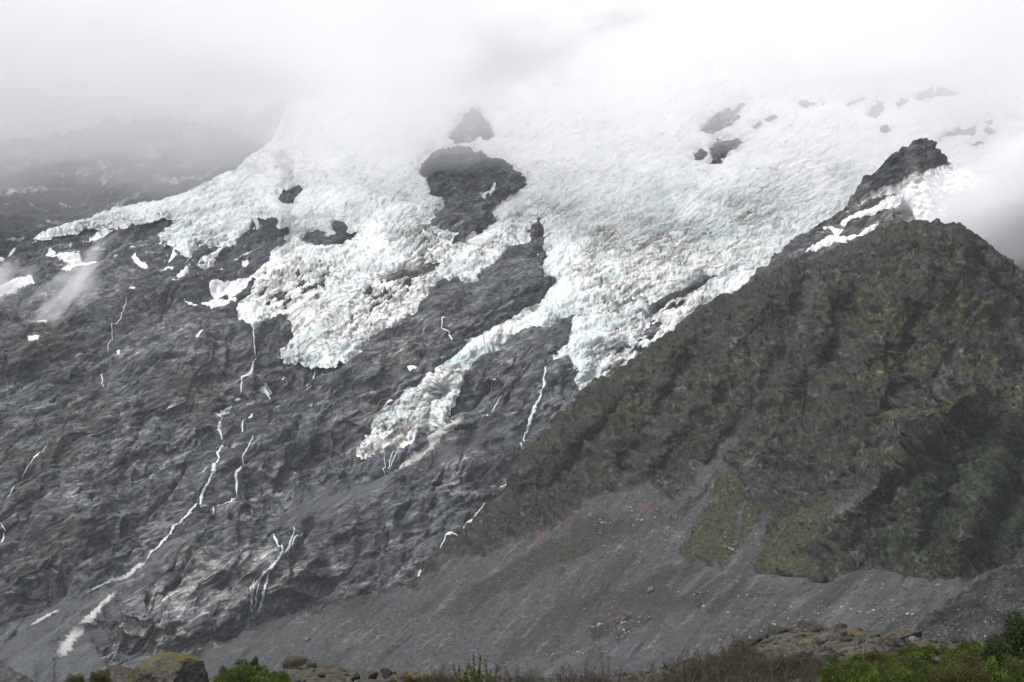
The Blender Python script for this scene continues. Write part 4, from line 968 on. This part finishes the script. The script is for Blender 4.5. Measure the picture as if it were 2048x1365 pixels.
# ================================================================== FOREGROUND BANK
FG_D = 62.0
fg_v = smooth_interp([-320,120,190,230,300,380,440,560,600,650,720,780,850,1000,1250,1310,1400,1470,1520,1560,1610,1680,1735,1770,1800,1850,1900,1950,2000,2060,2380],
                     [1385,1378,1362,1348,1350,1352,1356,1350,1336,1334,1344,1350,1352,1358,1356,1342,1318,1296,1283,1275,1266,1268,1285,1290,1286,1285,1298,1310,1318,1320,1320], n=4000, w=0.006)
fu = np.arange(-320, 2380, 4.0)
cz = unproject(fu, fg_v(fu), FG_D)[:, 2]
ts = np.concatenate([np.linspace(0, 0.7, 30), np.linspace(0.71, 1.0, 90)])
fy = 3 + (FG_D - 3) * ts
FP = np.zeros((len(ts), len(fu), 3))
FP[..., 1] = fy[:, None]; FP[..., 0] = ((fu - 1024) / FPX)[None] * (FG_D * 0.35 + 0.65 * fy[:, None])
FP[..., 2] = (cz[None] + 0.02) * sstep(0, 1, ts)[:, None] - 0.0
fx_, fyy = FP[..., 0].astype(F4), FP[..., 1].astype(F4)
fU = np.broadcast_to(fu[None], fx_.shape)
mound = np.clip(blob(fU, 0 * fU, 1620, 0, 120, 1) + 0.5 * blob(fU, 0 * fU, 650, 0, 80, 1), 0, 1)
FP[..., 2] += (0.12 + 0.16 * mound) * fbm(fx_ / 1.6, fyy / 1.6, 4, 300) + 0.05 * fbm(fx_ / 0.3, fyy / 0.3, 3, 301)
fc = np.broadcast_to(np.asarray((0.075,0.068,0.058), F4), fU.shape + (3,)).copy()
fc = mixc(fc, (0.105,0.10,0.092), sstep(0.0, 0.4, fbm(fx_ / 0.35, fyy / 0.35, 3, 302)))
moss = sstep(0.0, 0.35, fbm(fx_ / 1.1, fyy / 0.9, 4, 303)) * np.clip(blob(fU, 0 * fU, 1600, 0, 150, 1) + 0.5 * blob(fU, 0 * fU, 640, 0, 80, 1) + blob(fU, 0*fU, 1330, 0, 60, 1), 0, 1)
fc = mixc(fc, (0.13,0.10,0.018), 0.85 * moss)
fc = mixc(fc, (0.06,0.065,0.02), 0.6 * sstep(0.1, 0.5, fbm(fx_ / 0.8, fyy / 0.8, 3, 304)))
ext = []
for k in range(1, 7):
    r = FP[-1].copy(); r[:, 1] += 1.6 * k; r[:, 2] -= 0.10 * k * k * 4; ext.append(r)
FPf = np.concatenate([FP, np.stack(ext)], 0); fcf = np.concatenate([fc] + [fc[-1:]] * 6, 0)
M['bank'] = terrain_mat('bank_gravel', 5.0, 0.3, 0.85, 0.9, 0.08, con=0.13)
fgo = mesh_object('bank_terrain', FPf.reshape(-1, 3), grid_faces(*FPf.shape[:2]), M['bank'], {'albedo': fcf.reshape(-1, 3)})
tag(fgo, 'stony mossy bank across the foreground', kind='structure')
def ground_z(x, y):
    t = np.clip((y - 3) / (FG_D - 3), 0, 1); u = 1024 + x / (FG_D * 0.35 + 0.65 * y) * FPX
    return float((np.interp(u, fu, cz) + 0.02) * sstep(0, 1, t))

# ---- plants
def leaf_mat(name, col, var=0.5, trans=True):
    m, n, b, out = new_mat(name)
    b.inputs['Roughness'].default_value = 0.6; b.inputs['Specular IOR Level'].default_value = 0.3
    at = n.nodes.new('ShaderNodeAttribute'); at.attribute_name = 'shade'
    mx_ = n.nodes.new('ShaderNodeMix'); mx_.data_type = 'RGBA'
    mx_.inputs['A'].default_value = (*[c * (1 - var) for c in col], 1); mx_.inputs['B'].default_value = (*[min(1, c * (1 + var)) for c in col], 1)
    n.links.new(at.outputs['Fac'], mx_.inputs['Factor']); n.links.new(mx_.outputs['Result'], b.inputs['Base Color'])
    if trans:
        tr = n.nodes.new('ShaderNodeBsdfTranslucent'); n.links.new(mx_.outputs['Result'], tr.inputs['Color'])
        ad = n.nodes.new('ShaderNodeMixShader'); ad.inputs[0].default_value = 0.25
        n.links.new(b.outputs[0], ad.inputs[1]); n.links.new(tr.outputs[0], ad.inputs[2]); n.links.new(ad.outputs[0], out.inputs['Surface'])
    return m
M['leaf_bright'] = leaf_mat('bright_leaf', (0.062,0.088,0.012), 0.7)
M['leaf_moss'] = leaf_mat('olive_leaf', (0.058,0.058,0.013))
M['leaf_dark'] = leaf_mat('dark_leaf', (0.026,0.042,0.011))
M['leaf_brown'] = leaf_mat('brown_leaf', (0.032,0.030,0.016), 0.7)
M['twig'] = leaf_mat('grey_twig', (0.075,0.062,0.045), 0.3, False)
M['straw'] = leaf_mat('dry_straw', (0.16,0.125,0.06), 0.4)
def leaves_at(g_, C, D, size, elong=1.6):
    """leaf quads at points C, growing along D"""
    n = len(C)
    D = D / (np.linalg.norm(D, axis=1, keepdims=True) + 1e-9)
    R_2 = g_.normal(size=(n, 3)); S_ = np.cross(D, R_2); S_ /= np.linalg.norm(S_, axis=1, keepdims=True) + 1e-9
    s_ = size * g_.uniform(0.6, 1.3, n)[:, None]
    a = C; b = C + D * s_ * elong * 0.5 + S_ * s_ * 0.4; c = C + D * s_ * elong; d = C + D * s_ * elong * 0.5 - S_ * s_ * 0.4
    V_ = np.stack([a, b, c, d], 1).reshape(-1, 3)
    return V_, np.arange(4 * n).reshape(n, 4)
def tubes(paths, r0, r1, sides=4):
    VV, FF, off = [], [], 0
    for P in paths:
        P = np.asarray(P); n = len(P)
        for i in range(n):
            t = P[min(i + 1, n - 1)] - P[max(i - 1, 0)]; t = t / (np.linalg.norm(t) + 1e-9)
            a = np.cross(t, (0.3, 0.9, 0.2)); a /= np.linalg.norm(a) + 1e-9; b = np.cross(t, a)
            r = r0 + (r1 - r0) * i / (n - 1)
            for k in range(sides):
                q = 2 * math.pi * k / sides; VV.append(P[i] + r * (a * math.cos(q) + b * math.sin(q)))
        for i in range(n - 1):
            for k in range(sides):
                k2 = (k + 1) % sides; FF.append((off + i * sides + k, off + i * sides + k2, off + (i + 1) * sides + k2, off + (i + 1) * sides + k))
        off += n * sides
    return np.array(VV), np.array(FF)
def plant_proto(kind, seed):
    """unit plant: about 1 high and 1 to 1.6 wide, foot at the origin; returns (foliage mesh, stems mesh)"""
    g_ = np.random.default_rng(seed); paths = []; VV, FF, SH = [], [], []; off = 0
    def add(V_, F_, sh):
        nonlocal off
        VV.append(V_); FF.append(F_ + off); SH.append(sh); off += len(V_)
    if kind in ('dense', 'olive', 'tall'):
        nc = 60 if kind != 'tall' else 90
        for i in range(nc):
            if kind == 'tall':
                h = g_.uniform(0.15, 1.0); rr = 0.42 * (1.05 - h) ** 0.6 + 0.05; a = g_.uniform(0, 6.28); q = g_.uniform(0.4, 1)
                c = np.array([rr * q * math.cos(a), rr * q * math.sin(a), h * 0.92]); r = g_.uniform(0.05, 0.13); c = c + 0.05 * g_.normal(size=3)
            else:
                a = g_.uniform(0, 6.28); el = math.asin(g_.uniform(0.0, 1.0)); q = g_.uniform(0.55, 1.0)
                c = np.array([0.72 * q * math.cos(el) * math.cos(a), 0.72 * q * math.cos(el) * math.sin(a), 0.12 + 0.72 * q * math.sin(el) * g_.uniform(0.8, 1.15)]); r = g_.uniform(0.07, 0.19)
            n = int(260 * (r / 0.12) ** 1.3)
            d = g_.normal(size=(n, 3)); d /= np.linalg.norm(d, axis=1, keepdims=True)
            rad = r * (0.45 + 0.75 * g_.random(n) ** 0.7)
            C = c + d * rad[:, None] * (1, 1, 0.85) + 0.02 * g_.normal(size=(n, 3))
            D = d + np.array([0, 0, 0.7]) + 0.5 * g_.normal(size=(n, 3))
            V_, F_ = leaves_at(g_, C, D, 0.028)
            tone = g_.uniform(0.25, 0.8)
            add(V_, F_, np.repeat(np.clip(tone + 0.25 * g_.normal(size=n), 0, 1), 4))
            if i % 2 == 0:
                m_ = c * 0.5 + 0.06 * g_.normal(size=3); paths.append([(0.1 * c[0], 0.1 * c[1], -0.05), m_, c])
    elif kind == 'twiggy':
        for i in range(120):
            a = g_.uniform(0, 6.28); el = g_.uniform(0.25, 1.5); L = g_.uniform(0.6, 1.0)
            d = np.array([math.cos(el) * math.cos(a), math.cos(el) * math.sin(a), math.sin(el)])
            P = [np.array([0.25 * g_.normal(), 0.25 * g_.normal(), -0.02])]
            for k in range(6):
                d = d + 0.35 * g_.normal(size=3); d /= np.linalg.norm(d); P.append(P[-1] + d * L / 6 * np.array([1, 1, 0.9]))
            paths.append(P)
            for k in range(2, 7):
                for _ in range(3):
                    e = d + 0.9 * g_.normal(size=3); e /= np.linalg.norm(e); s0 = P[k]; l_ = g_.uniform(0.05, 0.16)
                    paths.append([s0, s0 + e * l_ * 0.5 + 0.01 * g_.normal(size=3), s0 + e * l_])
                    n = 13; C = s0 + e[None] * l_ * g_.random(n)[:, None] + 0.022 * g_.normal(size=(n, 3))
                    V_, F_ = leaves_at(g_, C, g_.normal(size=(n, 3)) + e, 0.015, 1.3)
                    add(V_, F_, np.repeat(np.clip(g_.uniform(0.2, 0.8) + 0.2 * g_.normal(size=n), 0, 1), 4))
    elif kind == 'sprig':
        for i in range(9):
            a = g_.uniform(0, 6.28); d = np.array([0.22 * math.cos(a), 0.22 * math.sin(a), 1.0]); P = [np.array([0.05 * g_.normal(), 0.05 * g_.normal(), 0])]
            L = g_.uniform(0.5, 1.0)
            for k in range(6): d = d + 0.1 * g_.normal(size=3); P.append(P[-1] + d * L / 6)
            paths.append(P)
            n = 260; t = g_.random(n) ** 0.8; C = np.stack([np.interp(t, np.linspace(0, 1, 7), np.array(P)[:, j]) for j in range(3)], 1)
            D = g_.normal(size=(n, 3)) * (1, 1, 0.4) + (0, 0, 0.7)
            C = C + 0.03 * (1.1 - t)[:, None] * g_.normal(size=(n, 3)) * 1.5
            V_, F_ = leaves_at(g_, C, D, 0.034, 1.7); add(V_, F_, np.repeat(np.clip(0.5 + 0.3 * g_.normal(size=n), 0, 1), 4))
    elif kind == 'tussock':
        n = 700; a = g_.uniform(0, 6.28, n); q = g_.uniform(0, 1, n); b0 = np.stack([0.12 * np.cos(a) * q, 0.12 * np.sin(a) * q, 0 * a], 1)
        lean = np.stack([np.cos(a), np.sin(a), 0 * a], 1) * (0.15 + 0.6 * q)[:, None] + 0.1 * g_.normal(size=(n, 3)); h = g_.uniform(0.5, 1.0, n)[:, None]
        mid = b0 + lean * 0.35 * h + np.array([0, 0, 0.6]) * h; tip = b0 + lean * h + np.array([0, 0, 0.9]) * h * (1 - 0.35 * q)[:, None]
        sd_ = np.stack([-np.sin(a), np.cos(a), 0 * a], 1) * 0.008
        V_ = np.stack([b0 - sd_, b0 + sd_, mid + sd_, mid - sd_, tip], 1).reshape(-1, 3); i5 = np.arange(n)[:, None] * 5
        F_ = np.concatenate([i5 + [0, 1, 2, 3], i5 + [3, 2, 4, 4]], 0)
        F_ = np.concatenate([i5 + [0, 1, 2], i5 + [0, 2, 3], i5 + [3, 2, 4]], 0)
        add(V_, F_, np.repeat(np.clip(0.5 + 0.3 * g_.normal(size=n), 0, 1), 5))
    lm = {'dense': M['leaf_bright'], 'olive': M['leaf_moss'], 'tall': M['leaf_dark'], 'twiggy': M['leaf_brown'], 'sprig': M['leaf_bright'], 'tussock': M['straw']}[kind]
    fo = mesh_object('foliage', np.concatenate(VV), np.concatenate(FF), lm, {'shade': np.concatenate(SH)}, smooth=False, link=False)
    st = None
    if paths:
        big = [p for p in paths if len(p) > 3 or kind in ('dense', 'olive', 'tall')]; small = [p for p in paths if not (len(p) > 3 or kind in ('dense', 'olive', 'tall'))]
        tv, tf = tubes(big, 0.010, 0.004)
        if small:
            v2, f2 = tubes(small, 0.004, 0.002, 3); 
            tri = np.concatenate([f2], 0) + len(tv); tv = np.concatenate([tv, v2]); tf = np.concatenate([tf, tri])
        st = mesh_object('stems', tv, tf, M['twig'], {'shade': np.full(len(tv), 0.5)}, smooth=False, link=False)
    return fo.data, (st.data if st else None)
PROTO = {k: [plant_proto(k, 400 + 10 * i + s_) for s_ in range(c)] for i, (k, c) in enumerate([('dense', 3), ('olive', 2), ('tall', 1), ('twiggy', 3), ('sprig', 2), ('tussock', 2)])}
prng = random.Random(77)
def plant(kind, name, cat, u, vtop, depth, wpx, label, group=None, mat=None):
    vtop -= {'dense': 12, 'olive': 12, 'twiggy': 9}.get(kind, 0) if u > 1300 else {'dense': 6, 'olive': 6, 'twiggy': 6}.get(kind, 0)
    x = (u - 1024) / FPX * depth; zt = CAMZ + (1314.0 - vtop) / FPX * depth
    z0 = ground_z(x, depth); H = max(0.25, zt - z0); W = wpx / FPX * depth
    wid = {'dense': 1.6, 'olive': 1.6, 'tall': 1.0, 'twiggy': 1.5, 'sprig': 0.5, 'tussock': 1.0}[kind]
    hgt = {'dense': 0.84, 'olive': 0.84, 'tall': 1.05, 'twiggy': 0.85, 'sprig': 0.95, 'tussock': 0.9}[kind]
    fo, st = prng.choice(PROTO[kind])
    e = empty(name, (x, depth, z0 - 0.03)); e.scale = (W / wid, W / wid, H / hgt); e.rotation_euler = (0, 0, prng.uniform(0, 6.28))
    tag(e, label, cat, group)
    for nm, me in (('foliage', fo), ('stems', st)):
        if me is None: continue
        o = bpy.data.objects.new(nm, me); COL.objects.link(o); o.parent = e
    return e
# bright green shrubs at the side
GS = 'green shrubs massed at the side'
for (u, vt, d, w) in [(1668,1332,32,90),(1705,1318,35,80),(1745,1312,37,90),(1790,1318,35,80),(1820,1302,40,90),(1862,1298,41,90),(1900,1308,38,70),(1935,1292,41,80),(1975,1304,38,80),
                      (1725,1334,30,90),(1775,1330,31,90),(1825,1322,32,100),(1880,1324,31,90),(1930,1316,33,90),(1690,1346,27,90),(1750,1348,26,100),(1810,1344,27,100),(1870,1342,27,100),(1930,1336,28,100),(1985,1328,29,100),(2040,1326,29,110),(2000,1348,26,100)]:
    plant(prng.choice(['dense', 'dense', 'olive']), 'shrub', 'shrub', u, vt, d, w, 'bright green rounded shrub in the dense thicket below the rocky mound', GS)
plant('tall', 'shrub', 'shrub', 2030, 1228, 33, 110, 'tallest dark green shrub, rising at the picture edge')
plant('tall', 'shrub', 'shrub', 1985, 1272, 32, 90, 'dark green shrub leaning beside the tallest one')
plant('tall', 'shrub', 'shrub', 2085, 1235, 34, 120, 'dark green shrub cut off by the picture edge')
# brown twiggy thicket
TW = 'brown twiggy shrubs in the thicket'
for (u, vt, d, w) in [(1330,1318,36,110),(1375,1300,40,110),(1420,1296,42,110),(1465,1290,44,90),(1500,1296,40,120),(1555,1300,38,130),(1610,1302,38,130),(1655,1310,36,120),(1690,1318,36,90),(1400,1326,32,130),(1470,1328,31,130),(1540,1334,30,130),(1600,1340,28,120),
                      (1040,1326,38,90),(1085,1334,35,90),(1130,1328,36,90),(1185,1322,38,100),(1230,1332,34,90),(1280,1338,33,100),(1340,1340,30,110),(985,1328,36,70)]:
    plant('twiggy', 'shrub', 'shrub', u, vt, d, w, 'dark brown twiggy shrub in the low thicket along the bank', TW)
plant('twiggy', 'shrub', 'shrub', 1478, 1268, 46, 60, 'twiggy shrub standing against the moraine beside the rocky mound')
plant('twiggy', 'shrub', 'shrub', 605, 1314, 55, 46, 'small twiggy shrub growing in front of the dark boulder')
plant('twiggy', 'shrub', 'shrub', 885, 1328, 44, 70, 'small brown shrub among the dry grass')
for (u, vt, w) in [(1757,1288,24),(1780,1284,28),(1772,1290,24)]: plant('twiggy', 'shrub', 'shrub', u, vt, 46, w, 'upright brown shrub between the green thicket and the gravel hump', 'upright brown shrubs by the gravel hump')
plant('dense', 'shrub', 'shrub', 505, 1334, 44, 120, 'bright green shrub cushion beside the dark boulder')
plant('dense', 'shrub', 'shrub', 560, 1346, 40, 80, 'lower green shrub spreading in front of the dark boulder')
plant('dense', 'shrub', 'shrub', 455, 1348, 40, 70, 'green shrub edge next to the mossy rock outcrop')
plant('tall', 'shrub', 'shrub', 515, 1313, 46, 28, 'dark sprig standing up out of the green shrub cushion')
plant('olive', 'shrub', 'shrub', 210, 1344, 45, 60, 'olive shrub next to the mossy rock outcrop')
plant('olive', 'shrub', 'shrub', 165, 1352, 44, 50, 'smallest olive shrub at the outer end of the bank')
plant('sprig', 'shrub', 'shrub', 951, 1318, 42, 36, 'fresh green upright shrub among the brown twigs')
plant('sprig', 'shrub', 'shrub', 985, 1334, 41, 40, 'lower green sprig beside the fresh upright shrub')
plant('sprig', 'shrub', 'shrub', 930, 1340, 41, 34, 'yellow-green sprig at the edge of the dry grass')
for u, vt in [(820,1334),(840,1340),(860,1336),(905,1338),(915,1342),(880,1344),(790,1346),(935,1342),(830,1348)]:
    plant('tussock', 'tussock', 'grass tuft', u, vt, 46, 34, 'dry straw-coloured grass tuft on the low part of the bank', 'dry grass tufts')

# ---- rocks on the bank
rng = random.Random(99)
NEAR = [stone_mesh(random.Random(500 + k), 4, 0.75, 16, 0.035) for k in range(6)]
def rock_mat(name, col, moss=0.3):
    m = terrain_mat(name, 6.0, 0.35, 1.15, 0.9, 0.12, color=col, con=0.14); n = m.node_tree
    b = [x for x in n.nodes if x.type == 'BSDF_PRINCIPLED'][0]; src = b.inputs['Base Color'].links[0].from_socket
    geo = n.nodes.new('ShaderNodeNewGeometry'); sx = n.nodes.new('ShaderNodeSeparateXYZ'); n.links.new(geo.outputs['Normal'], sx.inputs[0])
    tc = n.nodes.new('ShaderNodeTexCoord'); nz = n.nodes.new('ShaderNodeTexNoise'); nz.inputs['Scale'].default_value = 8.0; nz.inputs['Detail'].default_value = 8; nz.inputs['Roughness'].default_value = 0.7; n.links.new(tc.outputs['Object'], nz.inputs['Vector'])
    ad = n.nodes.new('ShaderNodeMath'); ad.operation = 'MULTIPLY_ADD'; ad.inputs[1].default_value = 0.5; n.links.new(sx.outputs['Z'], ad.inputs[0]); n.links.new(nz.outputs['Fac'], ad.inputs[2])
    mr = n.nodes.new('ShaderNodeMapRange'); mr.inputs['From Min'].default_value = 1.0 - moss; mr.inputs['From Max'].default_value = 1.22 - moss; n.links.new(ad.outputs[0], mr.inputs['Value'])
    mx_ = n.nodes.new('ShaderNodeMix'); mx_.data_type = 'RGBA'; n.links.new(mr.outputs[0], mx_.inputs['Factor']); n.links.new(src, mx_.inputs['A']); mx_.inputs['B'].default_value = (0.075,0.062,0.012,1)
    n.links.new(mx_.outputs['Result'], b.inputs['Base Color'])
    return m
RM = [rock_mat('grey_stone', (0.08,0.078,0.074), 0.16), rock_mat('reddish_stone', (0.085,0.07,0.065), 0.14), rock_mat('dark_stone', (0.055,0.052,0.05), 0.1), rock_mat('pale_stone', (0.13,0.127,0.12), 0.1), rock_mat('mossy_stone', (0.075,0.071,0.066), 0.24)]
def rock(u, vtop, wpx, hpx, depth, label, m, k, rot=0.0, name='boulder', group=None):
    x = (u - 1024) / FPX * depth; zt = CAMZ + (1314.0 - vtop) / FPX * depth
    W = wpx / FPX * depth * 0.62; H = hpx / FPX * depth * 1.0
    me = NEAR[k % 6].copy(); me.materials.clear(); me.materials.append(RM[m])
    o = bpy.data.objects.new(name, me); COL.objects.link(o)
    o.scale = (W, W * 0.8, H); o.location = (x, depth, zt - H * 0.5); o.rotation_euler = (0.1, math.radians(rot), rng.uniform(-0.5, 0.5))
    return tag(o, label, 'boulder', group)
rock(1548, 1252, 46, 34, 58, 'dark blocky boulder at the outer end of the rocky mound', 2, 0)
rock(1618, 1246, 80, 28, 60, 'reddish flat boulder on the crest of the rocky mound', 1, 1, 8)
rock(1650, 1262, 60, 16, 59, 'low reddish slab behind the biggest mound boulder', 1, 2, 12)
rock(1672, 1255, 44, 32, 59, 'dark rounded boulder near the inner end of the mound crest', 2, 3)
rock(1566, 1276, 70, 32, 55, 'grey pointed boulder in the yellow moss', 0, 4)
rock(1642, 1278, 96, 34, 53, 'biggest slab boulder low on the front of the rocky mound', 0, 5, 14)
rock(1504, 1278, 36, 22, 57, 'small dark boulder at the foot of the mound', 2, 2)
rock(1520, 1272, 32, 18, 58, 'small reddish boulder beside the dark blocky boulder', 1, 3)
rock(1536, 1276, 30, 18, 56, 'small pale boulder below the dark blocky boulder', 3, 4)
rock(1702, 1268, 34, 20, 58, 'rounded boulder at the inner end of the mound', 2, 5)
rock(1738, 1288, 52, 20, 52, 'low grey boulder between the mound and the gravel hump', 0, 1)
rock(1770, 1268, 80, 34, 61, 'large grey-pink boulder leaning on the gravel hump', 1, 4, -10)
rock(1800, 1260, 80, 34, 61, 'pale flat-faced boulder on top of the gravel hump', 0, 2, 10)
rock(594, 1312, 58, 24, 60, 'dark mossy boulder on the gravel above the green shrub', 2, 0)
rock(776, 1337, 34, 16, 50, 'brown boulder in the dip of the bank', 1, 1); rock(750, 1344, 26, 12, 48, 'small brown stone left of the dip boulder', 1, 2); rock(712, 1346, 30, 14, 48, 'pale slab in the gravel slope', 3, 3)
rock(340, 1324, 200, 80, 50, 'big mossy rock outcrop with yellow moss and grey faces', 4, 3, 4, 'rock_outcrop')['category'] = 'rock outcrop'
rock(255, 1338, 90, 50, 49, 'low mossy shoulder of rock beside the big outcrop', 4, 5, 0)
# small stones of the bank
g_ = np.random.default_rng(61); NSM = []
sm = [lump(random.Random(700 + k), 9) for k in range(6)]
VV, FF, CC, off = [], [], [], 0
for i in range(3600):
    u = g_.normal(1620, 90) if i % 2 else g_.uniform(560, 1960); d = g_.uniform(34, 62); x = (u - 1024) / FPX * (FG_D * 0.35 + 0.65 * d)
    k = i % 6; vs = np.array([v.co[:] for v in sm[k].vertices]); s_ = 0.018 + 0.24 * g_.random() ** 16
    VV.append(vs * s_ * (1, 1, 0.6) + (x, d, ground_z(x, d) + 0.02 + 0.05)); FF += [tuple(np.array(p.vertices) + off) for p in sm[k].polygons]; off += len(vs)
    c = g_.choice([0.04, 0.065, 0.1, 0.15], p=[0.3, 0.35, 0.25, 0.1]); CC.append(np.tile([[c, c * 0.95, c * 0.9]], (len(vs), 1)))
tag(mesh_object('gravel', np.concatenate(VV), np.array(FF), M['bank'], {'albedo': np.concatenate(CC)}, smooth=False), 'loose stones strewn over the foreground bank', kind='stuff')
print('done', round(time.time() - T0, 1))
